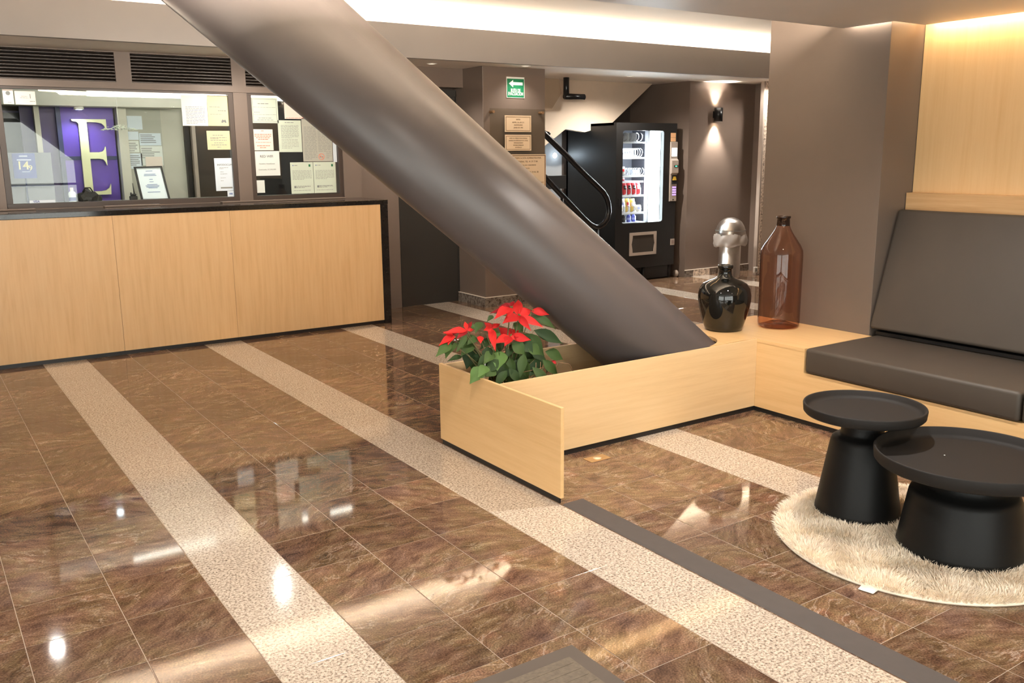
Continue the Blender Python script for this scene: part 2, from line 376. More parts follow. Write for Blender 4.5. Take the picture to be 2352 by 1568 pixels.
M['ink_blue'] = plain('blue_ink', (0.16, 0.22, 0.42), 0.7, noise=0)
M['ink_brown'] = plain('brown_engraving', (0.24, 0.13, 0.06), 0.6, noise=0)
M['green_sign'] = plain('green_sign_face', (0.010, 0.19, 0.075), 0.45, noise=0.02)
M['white'] = plain('white_sign_paint', (0.86, 0.84, 0.78), 0.5, noise=0)
M['purple'] = plain('purple_panel', (0.115, 0.055, 0.40), 0.4, noise=0.06)
M['purple_dark'] = plain('dark_purple_panel', (0.055, 0.032, 0.13), 0.4, noise=0.06)
M['navy'] = plain('navy_panel', (0.020, 0.030, 0.10), 0.4)
M['E'] = plain('cream_letter_enamel', (0.86, 0.86, 0.52), 0.35, noise=0)
M['promo'] = plain('blue_promo_card', (0.10, 0.13, 0.36), 0.5, noise=0.03)
M['petal'] = plain('white_petal', (0.88, 0.93, 0.80), 0.6, noise=0.03)
M['bag_plastic'] = plain('thin_milky_bag_plastic', (0.70, 0.64, 0.58), 0.3, noise=0.1, nscale=9); M['bag_plastic'].node_tree.nodes['Principled BSDF'].inputs['Alpha'].default_value = 0.62
M['cool_led'] = glow('cool_led', (0.85, 0.93, 1.0), 14)
M['warm_led'] = glow('warm_led', (1.0, 0.80, 0.55), 10)
M['office_led'] = glow('office_led_tube', (1.0, 0.93, 0.84), 6)
M['side_led'] = glow('office_side_tube', (1.0, 0.78, 0.55), 1.6)
M['streak_glow'] = glow('floor_streak_glow', (1.0, 0.62, 0.28), 3.0)  # glow of the added ceiling strip behind the floor streak
M['lens_warm'] = glow('downlight_lens_warm', (1.0, 0.86, 0.66), 60)
M['lens_dim'] = glow('downlight_lens_dim', (1.0, 0.86, 0.66), 0.8)
M['lens_cool'] = glow('downlight_lens_cool', (0.75, 0.9, 1.0), 40)
M['green_led'] = glow('green_display', (0.1, 1.0, 0.5), 1.6)
M['key_glow'] = glow('violet_key_light', (0.42, 0.28, 0.85), 1.0)
M['screen'] = glow('white_display', (0.9, 0.95, 1.0), 2.2)
def leaf_mat(name, c0, c1, rough=0.45):
    m, t, b = nt(name); b.inputs['Roughness'].default_value = rough
    oi = N(t, 'ShaderNodeObjectInfo'); r = ramp(t, [(0.0, c0), (1.0, c1)])
    b.inputs['IOR'].default_value = 1.32
    t.links.new(oi.outputs['Random'], r.inputs[0]); t.links.new(r.outputs[0], b.inputs['Base Color'])
    b.inputs['Subsurface Weight'].default_value = 0.0
    return m
M['leaf'] = leaf_mat('poinsettia_green', (0.018, 0.040, 0.012), (0.060, 0.105, 0.026), 0.6)
M['leaf_bright'] = leaf_mat('poinsettia_bright_green', (0.07, 0.14, 0.035), (0.11, 0.19, 0.05), 0.55)
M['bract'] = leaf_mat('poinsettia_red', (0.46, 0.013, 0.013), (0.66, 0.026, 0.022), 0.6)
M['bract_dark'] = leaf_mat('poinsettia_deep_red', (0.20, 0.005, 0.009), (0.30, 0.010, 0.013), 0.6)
M['stem'] = plain('plant_stem', (0.10, 0.09, 0.03), 0.6)
M['pot'] = plain('brown_plastic_pot', (0.10, 0.05, 0.03), 0.5)
M['soil'] = plain('dark_soil', (0.03, 0.022, 0.016), 0.9, noise=0.4, nscale=60)
# ================================================================== FLOOR
SX = [-2.89, -1.66, -0.44, 0.79, 2.012, 3.245, 4.496, 5.74, 7.02, 8.28, 9.55]
XL = []
for a, b in zip(SX[:-1], SX[1:]):
    XL += [a + (b - a)*k/4 for k in range(4)]
XL.append(SX[-1])
YP = 0.3125; YL = [2.155 + YP*k for k in range(-15, 28)]
floor = struct(MB().box(-2.89, 9.55, YL[0], YL[-1], -0.12, -0.0012).build('floor', M['grout']))
ORG[floor.as_pointer()] = Vector((0, 0, 0))
def tile_mesh(name, w, d, mat):
    g = 0.0013; w2 = w/2 - g; d2 = d/2 - g; c = 0.0012
    vs = []
    for z, i in ((-0.010, 0), (-c*0.5, 0), (0.0, c)):
        vs += [(-w2+i, -d2+i, z), (w2-i, -d2+i, z), (w2-i, d2-i, z), (-w2+i, d2-i, z)]
    fs = [(8, 9, 10, 11)]
    for k in (0, 4):
        for j in range(4): fs.append((k+j, k+(j+1) % 4, k+4+(j+1) % 4, k+4+j))
    me = bpy.data.meshes.new(name); me.from_pydata(vs, [], fs); me.materials.append(mat)
    return me
CAMI = cam.matrix_world.inverted()
def proj(x, y, z=0.0):
    q = CAMI @ Vector((x, y, z))
    if q.z > -0.2: return None
    return (1176 + 2071.9*q.x/-q.z, 784 - 2071.9*q.y/-q.z)
def in_frame(x, y):
    p = proj(x, y)
    return p and -40 < p[0] < 2392 and -40 < p[1] < 1608
def hidden(x, y):
    # under the counter, office, pillars, bench, rug centre: nothing of the tile shows
    if y > 8.32: return x < 6.9 or y > 9.3
    if y > 7.75 and x < 3.55: return True
    if x > 4.45 and y < 4.0: return True
    if x > 5.2 and y < 5.2: return True
    if (x-3.3)**2 + (y-1.92)**2 < 0.30**2: return True
    return False
cells = []
for i in range(len(XL)-1):
    for j in range(len(YL)-1):
        x = (XL[i]+XL[i+1])/2; y = (YL[j]+YL[j+1])/2
        kind = 'granite' if i % 4 == 0 else 'marble'
        cs = [proj(a, b) for a in (XL[i], XL[i+1]) for b in (YL[j], YL[j+1])]
        vis = in_frame(x, y) or any(in_frame(a, b) for a in (XL[i], XL[i+1]) for b in (YL[j], YL[j+1]))
        ar = 1.0/(x*x + y*y + 2.4)**1.5
        cells.append((0 if (vis and not hidden(x, y)) else 1, -ar, i, j, x, y, kind))
cells.sort()
MT = {}
far = {'marble': MB(), 'granite': MB()}; far_r = {'marble': [], 'granite': []}
cnt = {'marble': 0, 'granite': 0}
rr = random.Random(5)
for hid, _, i, j, x, y, kind in cells:
    w = XL[i+1] - XL[i]
    if not hid and cnt[kind] < 285:
        key = (kind, round(w, 4))
        if key not in MT: MT[key] = tile_mesh('tile', w, YP, M[kind])
        o = bpy.data.objects.new('tile' if kind == 'marble' else 'granite_tile', MT[key]); COL.objects.link(o)
        o.parent = floor; o.location = (x, y, rr.uniform(-0.00025, 0.00025))
        cnt[kind] += 1
    else:
        g = 0.0013
        far[kind].add([(XL[i]+g, YL[j]+g, 0), (XL[i+1]-g, YL[j]+g, 0), (XL[i+1]-g, YL[j+1]-g, 0), (XL[i]+g, YL[j+1]-g, 0),
                       (XL[i]+g, YL[j]+g, -.01), (XL[i+1]-g, YL[j]+g, -.01), (XL[i+1]-g, YL[j+1]-g, -.01), (XL[i]+g, YL[j+1]-g, -.01)],
                      [(0,1,2,3),(0,4,5,1),(1,5,6,2),(2,6,7,3),(3,7,4,0)])
        far_r[kind] += [rr.random()]*5
for kind in far:
    if far[kind].f:
        o = bpy.data.meshes.new('more_tiles'); o.from_pydata(far[kind].v, [], far[kind].f)
        at = o.attributes.new('tile_rnd', 'FLOAT', 'FACE'); at.data.foreach_set('value', far_r[kind])
        o.materials.append(M['marble_far'] if kind == 'marble' else M['granite'])
        ob = bpy.data.objects.new('more_marble_tiles' if kind == 'marble' else 'more_granite_tiles', o); COL.objects.link(ob)
        ob.parent = floor; ob['kind'] = 'stuff'

# ================================================================== ROOM SHELL
ZH = 2.86
struct(MB().box(-2.89, 9.55, -2.7, 9.9, ZH, ZH + 0.1).build('ceiling', M['paint_cream']))
# near dropped ceiling, its edge follows the pillar and the wood wall at a gap
slab = [(-2.89, -2.6), (5.072, -2.6), (5.072, 3.205), (4.775, 3.205), (4.775, 3.54), (-2.89, 3.54)]
cl = struct(MB().prism(slab, 2.262, 2.33, 'z').build('ceiling_dropped', M['paint_ceiling']))
# long beam / soffit over counter and alcove
bm_ = struct(MB().box(-2.89, 9.55, 7.47, 7.53, 2.40, 2.688).build('ceiling_beam', M['paint_beam']))
struct(MB().box(-2.89, 9.55, 7.531, 9.9, 2.40, 2.46).build('ceiling_soffit', M['paint_soffit']))
MBs = MB().box(-2.89, 9.55, 7.70, 7.77, 2.46, ZH)
struct(MBs.build('wall_above_beam', M['paint_cream']))
# window wall of the reception office : posts, lintels, sill
for nm_, bb in (('wall_reception_left', (-2.89, 0.45, 8.20, 8.36, 0, 2.40)), ('wall_reception_jamb', (0.45, 0.73, 8.20, 8.36, 0, 2.158)), ('wall_reception_sill', (0.73, 3.785, 8.20, 8.36, 0, 1.155)),
        ('wall_reception_lintel', (0.73, 3.60, 8.20, 8.36, 2.105, 2.158)), ('wall_reception_head', (0.45, 3.60, 8.20, 8.36, 2.392, 2.40)), ('wall_reception_post', (1.628, 1.752, 8.205, 8.36, 2.158, 2.392)),
        ('wall_reception_mullion', (2.585, 2.708, 8.205, 8.36, 1.155, 2.105)), ('wall_reception_mullion', (2.585, 2.708, 8.205, 8.36, 2.158, 2.392)), ('wall_reception_right', (3.60, 3.785, 8.20, 8.36, 1.155, 2.40))):
    struct(MB().box(*bb).build(nm_, M['paint_wall']))
struct(MB().box(3.785, 4.235, 8.31, 8.45, 0, 2.40).box(4.235, 4.99, 8.37, 8.45, 2.20, 2.40).box(3.785, 3.86, 8.45, 9.9, 0, 2.4).build('wall_passage', M['paint_wall']))
# door in the dark wall
d1 = struct(MB().box(4.235, 4.30, 8.30, 8.40, 0, 2.19).box(4.925, 4.985, 8.30, 8.40, 0, 2.19).box(4.235, 4.985, 8.30, 8.40, 2.13, 2.20).build('door_1', M['paint_door']))
MB().box(4.30, 4.925, 8.325, 8.365, 0.001, 2.13).build('door_leaf', M['paint_door'], d1)
MB().box(4.36, 4.865, 8.319, 8.325, 1.95, 1.965).box(4.36, 4.865, 8.319, 8.325, 1.15, 1.165).box(4.36, 4.375, 8.319, 8.325, 1.15, 1.965).box(4.85, 4.865, 8.319, 8.325, 1.15, 1.965).build('door_moulding', M['paint_door'], d1)
struct(MB().box(4.36, 4.93, 8.16, 8.31, 2.215, 2.40).build('trim_1', M['paint_wall']))
# sign pillar
struct(MB().box(4.93, 5.69, 7.785, 8.45, 0.0, 2.40).build('wall_pillar_left', M['paint_wall'], bevel=0.004))
struct(MB().box(4.915, 5.705, 7.770, 7.785, 0, 0.098).box(4.915, 4.93, 7.785, 8.31, 0, 0.098).build('baseboard_pillar', M['skirt']))
struct(MB().box(4.913, 5.707, 7.768, 7.785, 0.098, 0.104).box(4.913, 4.93, 7.785, 8.31, 0.098, 0.104).build('trim_2', M['paint_cream']))
# alcove with the stair
struct(MB().box(5.69, 9.55, 9.72, 9.85, 0, 2.40).build('wall_alcove_back', M['paint_tan']))
struct(MB().box(8.19, 9.36, 8.21, 9.72, 0, 2.40).build('wall_sconce', M['paint_wall']))
struct(MB().box(7.06, 8.19, 9.30, 9.34, 0, 2.40).build('wall_behind_machine', M['paint_dark']))
sk = struct(MB().box(8.185, 9.36, 8.198, 8.21, 0, 0.002).build('baseboard_sconce', M['skirt']))
for k, (a, b) in enumerate(((8.186, 8.33), (8.33, 8.63), (8.63, 9.35))):
    MB().box(a, b - 0.002, 8.196, 8.21, 0.002, 0.082).build('skirting_tile', M['granite_pier'] if k == 1 else M['skirt'], sk)
struct(MB().box(8.184, 9.36, 8.194, 8.21, 0.082, 0.088).build('trim_3', M['paint_cream']))
struct(MB().box(9.088, 9.40, 7.80, 7.87, 0, 2.40).build('wall_granite_pier', M['granite_pier'], bevel=0.003))
struct(MB().box(9.060, 9.088, 7.806, 7.86, 0, 2.40).build('trim_4', M['silver']))
struct(MB().box(9.36, 9.55, 4.2, 9.85, 0, ZH).build('wall_right', M['paint_wall']))
# big pillar at the bench, wood wall behind it
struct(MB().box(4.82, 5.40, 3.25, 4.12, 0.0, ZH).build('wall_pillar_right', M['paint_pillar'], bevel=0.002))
struct(MB().box(5.40, 9.55, 4.0, 4.12, 0, ZH).build('wall_passage_right', M['paint_wall']))
wwall = struct(MB().box(5.165, 5.30, -2.6, 3.25, 0, ZH).build('wall_wood', M['wood_wall']))
MB().box(5.149, 5.165, 1.98, 3.247, 1.30, ZH - 0.3).build('panel', M['wood_wall'], wwall)
MB().box(5.149, 5.165, 0.60, 1.977, 1.30, ZH - 0.3).build('panel', M['wood_wall'], wwall)
MB().box(5.149, 5.165, -0.80, 0.597, 1.30, ZH - 0.3).build('panel', M['wood_wall'], wwall)
struct(MB().box(5.085, 5.165, -2.6, 3.247, 1.195, 1.300).build('trim_5', M['wood_ledge'], bevel=0.002))
# closing walls out of view
struct(MB().box(-3.0, -2.89, -2.7, -2.1, 0, ZH).box(-3.0, -2.89, 1.5, 9.9, 0, ZH).box(-3.0, -2.89, -2.1, 1.5, 2.25, ZH).build('wall_left', M['paint_wall']))
struct(MB().box(-2.89, 3.86, 11.0, 11.1, 0, 2.5).build('wall_office_back', M['paint_office']))
struct(MB().box(3.80, 3.86, 9.9, 11.0, 0, 2.5).box(-2.95, -2.89, 9.9, 11.1, 0, 2.5).build('wall_office_sides', M['paint_office']))
struct(MB().box(-2.89, 3.80, 8.36, 11.0, 2.47, 2.53).build('ceiling_office', M['paint_office']))
struct(MB().box(-2.89, 3.80, 10.5, 11.0, -0.12, 0.0).build('floor_office', M['grout']))
ent = MB().box(-2.89, -2.60, -2.7, -2.6, 0, ZH).box(2.95, 5.3, -2.7, -2.6, 0, ZH).box(-2.60, 2.95, -2.7, -2.6, 2.25, ZH)
struct(ent.build('wall_front', M['paint_wall']))
def glazing(nm, horizontal, u0, u1, n_, v0, v1):
    mb = MB(); st_ = (u1 - u0 - .04)/n_
    B = (lambda a, b, z0, z1, t0=v0, t1=v1: mb.box(a, b, t0, t1, z0, z1)) if horizontal else (lambda a, b, z0, z1, t0=v0, t1=v1: mb.box(t0, t1, a, b, z0, z1))
    for k in range(n_ + 1): B(u0 + k*st_, u0 + k*st_ + .04, 0, 2.25)
    B(u0, u1, 2.20, 2.25); B(u0, u1, 0, .06); B(u0, u1, 1.05, 1.09)
    o = struct(mb.build(nm, M['frame_brown'])); vm_ = (v0 + v1)/2
    for k in range(n_):
        a, b = u0 + k*st_ + .04, u0 + (k+1)*st_
        (MB().box(a, b, vm_ - .003, vm_ + .003, .06, 2.20) if horizontal else MB().box(vm_ - .003, vm_ + .003, a, b, .06, 2.20)).build('pane', M['glass'], o)
glazing('window_3', True, -2.60, 2.95, 4, -2.68, -2.62)
glazing('window_added', False, -2.10, 1.50, 3, -2.98, -2.92)  # unseen left window, added for soft daylight on the planter end

pw_s = thing('socket_box', (9.03, 7.79, 0.035), 'small white socket box at the foot of the speckled granite pier', 'socket')
MB().box(9.0, 9.058, 7.775, 7.80, 0.035, 0.105).build('box', M['white'], pw_s, bevel=.003)
MB().box(9.012, 9.046, 7.773, 7.775, 0.05, 0.09).build('outlet', M['ink_pale'], pw_s)

# LED tapes in the coves
def led(name, x0, x1, y0, y1, z0, z1, m, label):
    t = MB().box(x0, x1, y0, y1, z0, z1).build(name, m, origin=((x0+x1)/2, (y0+y1)/2, z0)); tag(t, label, 'led strip'); return t
led('led_strip', -2.6, 9.3, 7.60, 7.615, 2.46, 2.47, M['warm_led'], 'warm LED tape hidden in the trough of the long grey beam')
led('led_strip', -2.6, 4.7, 3.40, 3.412, 2.332, 2.340, M['warm_led'], 'warm LED tape on top of the dropped ceiling edge')
led('led_strip', 5.0725, 5.0765, -2.4, 3.19, 2.29, 2.302, M['warm_led'], 'warm LED tape along the dropped ceiling beside the wood wall')
led('led_strip', 3.6, 6.75, 5.63, 5.75, 2.838, 2.8595, M['streak_glow'], 'added warm glow strip on the high ceiling, mirrored as a streak in the floor')  # added unseen strip, its mirrored glow makes the orange floor streak
# recessed downlights in the beam soffit
def downlight(x, y, z, label, group, r=0.035, cool=False, power=60, wide=168, dim=False):
    t = thing('downlight', (x, y, z), label, 'downlight', group)
    MB().lathe([(r, -0.004), (r+0.014, -0.004), (r+0.016, 0.0), (r, 0.0)], (x, y, z), 24).build('ring', M['white'], t)
    MB().lathe([(0, -0.002), (r, -0.002)], (x, y, z), 24).build('lens', M['lens_cool'] if cool else (M['lens_dim'] if dim else M['lens_warm']), t)
    s = spot('downlight_beam', (x, y, z - 0.02), (0, 0, 0), power, COOL if cool else NEUT, wide, 0.8, r)
    return t
for x, y, pw_, w in ((0.66, 7.68, 26, 'left end of the counter'), (2.57, 7.68, 26, 'middle of the counter'), (4.40, 7.85, 30, 'dark door'), (5.32, 7.60, 9, 'sign pillar'), (7.05, 8.02, 115, 'foot of the stair, added fill'), (9.0, 7.60, 34, 'waste bin')):  # the lamp over the stair foot is added to brighten the stair
    downlight(x, y, 2.40, 'small round recessed downlight in the beam soffit over the ' + w, 'downlights in the beam soffit', power=pw_, dim=x > 3, wide=155 if x in (7.05, 9.0) else (125 if x > 3 else 168))

for x, y, w in ((0.0, 2.7, 'left of the door mat, far row'), (1.7, 2.7, 'before the planter end, far row'), (3.5, 2.6, 'above the back of the rug, far row'), (0.0, 0.5, 'left of the door mat, near row'), (1.7, 0.5, 'above the door mat, near row'), (3.5, 0.8, 'above the rug front, near row')):
    downlight(x, y, 2.262, 'small recessed downlight in the dropped ceiling ' + w, 'downlights in the dropped ceiling', power={2.7: 50, 2.6: 100, .5: 20, .8: 40}[y], wide=140)

# ================================================================== SLANTED COLUMN
ax = Vector((-1.193, 0.177, 1.0)); cx, cy = 3.570, 3.869; cr = 0.2685
def axis_pt(z): return Vector((cx + ax.x*(z - 0.456), cy + ax.y*(z - 0.456), z))
n = ax.normalized(); e1 = n.cross(Vector((0, 0, 1))).normalized(); e2 = n.cross(e1)
vs = []; fs = []; sg = 96
ZR = (0.02, 0.15, 0.30, 0.40, 0.437, ZH - 0.002)
for zz in ZR:
    for k in range(sg):
        a = 2*PI*k/sg
        w_ = e1*math.cos(a)*cr + e2*math.sin(a)*cr
        c0 = axis_pt(zz); p = c0 + w_
        p = p + ax*((zz - p.z)/ax.z)
        if zz < 0.5: p.y = min(max(p.y, 3.597), 4.122)      # the foot is boxed in between the planter boards
        vs.append(p)
for j in range(len(ZR) - 1):
    for k in range(sg): fs.append((j*sg + k, j*sg + (k+1) % sg, (j+1)*sg + (k+1) % sg, (j+1)*sg + k))
cmb = MB(); cmb.add(vs, fs, True); cmb.add(vs[:sg], [tuple(range(sg))]); cmb.add(vs[-sg:], [tuple(range(sg))])
colm = cmb.build('slanted_column', M['paint_column'], origin=axis_pt(0.0))
tag(colm, 'thick grey round column slanting up left out of the wooden planter', 'column')
def ell(z, grow=0.0, N_=64):
    out = []
    for k in range(N_):
        a = 2*PI*k/N_
        w_ = e1*math.cos(a)*(cr+grow) + e2*math.sin(a)*(cr+grow)
        p = axis_pt(z) + w_; p = p + ax*((z - p.z)/ax.z); out.append((p.x, p.y))
    return out

# ================================================================== BENCH WITH PLANTER
ZB = 0.447
bench = thing('planter_bench', (4.2, 3.6, 0), 'pale maple corner bench with open planter trough around the slanted column', 'bench')
MB().box(2.318, 2.336, 3.055, 4.142, 0.030, ZB + 0.006).build('end_panel', M['wood_bench_y'], bench, bevel=0.0015)
MB().box(2.336, 4.20, 3.584, 3.595, 0.030, ZB).build('front_panel', M['wood_bench'], bench, bevel=0.001)
MB().box(2.336, 4.82, 4.124, 4.142, 0.030, ZB - 0.001).build('back_panel', M['wood_bench'], bench, bevel=0.001)
MB().box(4.20, 4.218, 1.0, 3.584, 0.030, 0.306).box(4.20, 4.218, 3.235, 3.602, 0.306, ZB).build('seat_front_panel', M['wood_bench_y'], bench)
MB().box(4.218, 5.149, 1.0, 3.235, 0.288, 0.306).build('seat_board', M['wood_bench_y'], bench)
MB().box(4.218, 4.82, 3.232, 3.25, 0.306, ZB).build('step_panel', M['wood_bench'], bench)
# shelf with a rounded cut-out for the column
el = ell(ZB - 0.01, 0.012, 128)
right = [p for p in el if p[0] > cx + 0.095 and 3.604 < p[1] < 4.122]
right.sort(key=lambda p: p[1])
poly = [(4.198, 3.602), (4.198, 3.236), (4.818, 3.236), (4.818, 4.124), (right[-1][0], 4.124)] + right[::-1] + [(right[0][0], 3.602)]
MB().prism(poly, ZB - 0.018, ZB + 0.001, 'z').build('shelf', M['wood_bench_y'], bench)
MB().box(2.326, 2.334, 3.075, 4.135, 0.0, 0.030).box(2.334, 4.21, 3.592, 3.602, 0, 0.030).box(4.208, 4.215, 1.0, 3.592, 0, 0.030).box(2.334, 4.82, 4.126, 4.136, 0, 0.03).build('plinth', M['black_trim'], bench)
# cushions
def cushion(name, pts, y0, y1, label, group=None, r=0.02, cat='cushion', dz=0.0):
    mb = MB(); mb.prism(pts, y0, y1, 'y')
    o = mb.build(name, M['leather'], origin=(pts[0][0], (y0+y1)/2, pts[0][1]), bevel=r, seg=4)
    for p in o.data.polygons: p.use_smooth = True
    return tag(o, label, cat, group)
cushion('seat_cushion', [(4.188, 0.309), (4.815, 0.309), (4.86, 0.455), (4.182, 0.455)], 2.018, 3.222, 'charcoal seat cushion set into the bench in front of the small table')
cushion('seat_cushion', [(4.188, 0.309), (4.815, 0.309), (4.86, 0.455), (4.182, 0.455)], 1.02, 2.008, 'second charcoal seat cushion at the right edge, mostly cut off by the photo')
cushion('back_cushion', [(4.79, 0.500), (4.925, 0.480), (5.135, 1.186), (4.998, 1.206)], 1.75, 3.238, 'large charcoal back cushion leaning against the maple wall')
MB().box(4.84, 5.148, 1.75, 3.22, 0.457, 0.478).build('cushion_support', M['black_trim'], bench)

# ================================================================== COUNTER
ctr = thing('reception_counter', (1.8, 7.9, 0), 'oak veneer reception counter with black stone top and end post', 'counter')
seams = [-2.88, -1.4, 0.40, 1.385, 2.30, 3.685]
for k, (a, b) in enumerate(zip(seams[:-1], seams[1:])):
    MB().box(a + 0.001, b - 0.001, 7.606, 7.626, 0.032, 1.108).build('front_panel', M[('wood_counter', 'wood_counter2', 'wood_counter3')[k % 3]], ctr)
MB().box(3.686, 3.758, 7.602, 8.195, 0.0, 1.108).build('end_post', M['black_stone'], ctr)
MB().box(-2.88, 3.76, 7.598, 8.198, 1.109, 1.150).build('worktop', M['black_stone'], ctr, bevel=0.003)
MB().box(-2.88, 3.686, 7.616, 7.636, 0.0, 0.031).build('plinth', M['black_trim'], ctr)
MB().box(-2.88, 3.686, 7.64, 8.19, 0.06, 1.108).build('carcass', M['black_trim'], ctr)
for k, (a, b, w) in enumerate(((0.30, 0.915, 'at the left edge of the photo'), (1.42, 1.86, 'below the wide glazed window'), (2.38, 3.55, 'below the narrow glazed window'))):
    o = MB().box(a, b, 8.06, 8.13, 1.1505, 1.163).build('sill_strip', M['paint_wall'], origin=((a+b)/2, 8.1, 1.15), bevel=0.003)
    tag(o, 'thin beige strip lying on the black counter top ' + w, 'strip')

# ================================================================== WINDOWS OF THE OFFICE
def window(nm, x0, x1):
    f = MB(); t = 0.042
    f.box(x0, x1, 8.21, 8.27, 1.155, 1.195).box(x0, x1, 8.21, 8.27, 2.085, 2.105)
    f.box(x0, x0 + t, 8.21, 8.27, 1.195, 2.085).box(x1 - t, x1, 8.21, 8.27, 1.195, 2.085)
    w = struct(f.build(nm, M['frame_brown'], bevel=0.002))
    MB().box(x0 + t - 0.004, x1 - t + 0.004, 8.243, 8.249, 1.19, 2.09).build('pane', M['glass'], w)
    return w
window('window_1', 0.735, 2.585)
window('window_2', 2.708, 3.60)
for k, (x0, x1, w) in enumerate(((0.45, 1.628, 'first'), (1.752, 2.585, 'middle'), (2.708, 3.60, 'last'))):
    lab = {'first': 'dark brown louvre grille above the left part of the wide window', 'middle': 'dark brown louvre grille above the right part of the wide window', 'last': 'dark brown louvre grille above the narrow window, mostly behind the column'}[w]
    g = thing('louvre_grille', ((x0+x1)/2, 8.24, 2.158), lab, 'grille', 'louvre grilles above the office windows')
    MB().box(x0, x1, 8.27, 8.29, 2.158, 2.392).build('backing', M['slat'], g)
    for s_ in range(9):
        z = 2.160 + s_*0.0257
        MB().prism([(8.21, z), (8.222, z - 0.001), (8.268, z + 0.020), (8.262, z + 0.0245), (8.21, z + 0.0075)], x0 + 0.002, x1 - 0.002, 'x').build('slat', M['slat'], g)
# ================================================================== INSIDE THE OFFICE
tube = thing('office_light_tube', (1.9, 8.34, 2.07), 'long glowing light tube along the top of the office windows', 'lamp')
MB().box(1.42, 3.58, 8.335, 8.355, 2.050, 2.086).build('diffuser', M['office_led'], tube)
MB().box(1.42, 3.58, 8.33, 8.357, 2.086, 2.105).build('housing', M['white'], tube)
tub2 = MB().tube([(1.42, 8.36, 2.075), (1.15, 9.0, 2.13)], 0.010, 8).build('side_light_tube', M['side_led'], origin=(1.42, 8.36, 2.07))
tag(tub2, 'short warm light tube running back into the office from the window head', 'lamp')
struct(MB().box(0.3, 2.45, 9.35, 9.60, 2.02, 2.47).build('trim_6', M['paint_office']))
pp = thing('logo_wall', (1.6, 9.62, 0), 'purple backdrop panel with a big cream serif letter E inside the office', 'panel')
MB().box(1.375, 1.855, 9.64, 9.68, 0.0, 2.02).build('panel', M['purple'], pp)
MB().box(1.375, 1.855, 9.630, 9.64, 1.53, 1.565).build('band', M['navy'], pp)
MB().box(1.345, 1.385, 9.60, 9.68, 0.0, 2.02).build('edge_strip', M['navy'], pp)
MB().box(1.05, 1.345, 9.66, 9.68, 0.0, 2.02).build('side_panel', M['purple_dark'], pp)
E_out = [(1.468, 1.910), (1.475, 1.893), (1.515, 1.886), (1.530, 1.870), (1.528, 1.236), (1.520, 1.216), (1.497, 1.207), (1.490, 1.199),
         (1.762, 1.199), (1.768, 1.300), (1.750, 1.262), (1.720, 1.240), (1.680, 1.232), (1.604, 1.232), (1.604, 1.541), (1.690, 1.541), (1.722, 1.533), (1.738, 1.510), (1.748, 1.478),
         (1.752, 1.478), (1.752, 1.655), (1.748, 1.655), (1.738, 1.625), (1.722, 1.610), (1.690, 1.602), (1.604, 1.602), (1.604, 1.884), (1.690, 1.882), (1.735, 1.872), (1.757, 1.850), (1.770, 1.815),
         (1.776, 1.815), (1.776, 1.912)]
MB().prism(E_out, 9.590, 9.625, 'y').build('letter_e', M['E'], pp)
spot('letter_lamp_beam', (1.52, 9.42, 2.0), (0.35, 0, 0), 24, COOL, 110, 0.9, 0.03)
dl = thing('ceiling_spotlight', (1.52, 9.42, 2.02), 'small bright spotlight on the office soffit above the letter E', 'lamp')
MB().lathe([(0.0, 0.0), (0.04, 0.0), (0.045, -0.025), (0.03, -0.03)], (1.52, 9.42, 2.02), 20).build('housing', M['white'], dl)
MB().lathe([(0.0, -0.028), (0.03, -0.028)], (1.52, 9.42, 2.02), 20).build('lens', M['lens_cool'], dl)
for x, y, w in ((1.55, 9.0, 'in front of the letter E'), (2.05, 8.9, 'above the framed certificate'), (2.9, 8.9, 'behind the papers'), (0.62, 9.6, 'at the left end')):
    downlight(x, y, 2.465, 'small cool recessed downlight in the office ceiling ' + w, 'downlights in the office ceiling', 0.03, True, 14)
struct(MB().box(1.872, 1.958, 9.55, 9.70, 0, 2.02).build('trim_7', M['paint_office'], bevel=0.002))
struct(MB().box(1.15, 1.195, 9.5, 9.6, 0, 2.02).build('trim_8', M['paint_office'], bevel=0.002))
nb = thing('notice_board', (2.12, 9.66, 1.5), 'pale board covered with pinned sheets on the office wall', 'board')
MB().box(1.958, 2.30, 9.66, 9.69, 0.95, 2.02).build('board', M['paper_grey'], nb)
for x0, x1, z0, z1, m in ((1.965, 2.075, 1.72, 1.80, 'paper_cool'), (2.08, 2.285, 1.665, 1.785, 'paper_cool'), (1.97, 2.07, 1.60, 1.71, 'paper'), (2.08, 2.29, 1.47, 1.66, 'paper'), (1.97, 2.09, 1.44, 1.59, 'paper_cool'), (2.12, 2.28, 1.46, 1.555, 'paper_pink'), (1.97, 2.08, 1.22, 1.42, 'paper_grey'), (1.98, 2.12, 1.82, 1.95, 'paper_cool')):
    MB().box(x0, x1, 9.652 - (0.004 if m == 'paper_pink' else 0), 9.66, z0, z1).build('sheet', M[m], nb)
nbp = MB()
rl = random.Random(3)
for x0, x1, zt, k in ((2.09, 2.27, 1.77, 5), (2.09, 2.28, 1.64, 6), (1.975, 2.065, 1.69, 5), (1.975, 2.08, 1.57, 6)):
    for q in range(k): nbp.box(x0, x0 + (x1-x0)*rl.uniform(.5, 1), 9.650, 9.6525, zt - q*0.018 - 0.006, zt - q*0.018)
nbp.build('print', M['ink'], nb)['kind'] = 'stuff'
struct(MB().box(2.30, 2.56, 9.68, 9.74, 0, 2.47).build('wall_office_partition', M['paint_office']))
struct(MB().box(2.515, 2.56, 9.62, 9.68, 0.0, 2.02).build('trim_9', M['black_trim']))
ds = thing('black_screen_panel', (3.1, 9.55, 0), 'tall black panel behind the papers on the right of the office', 'panel')
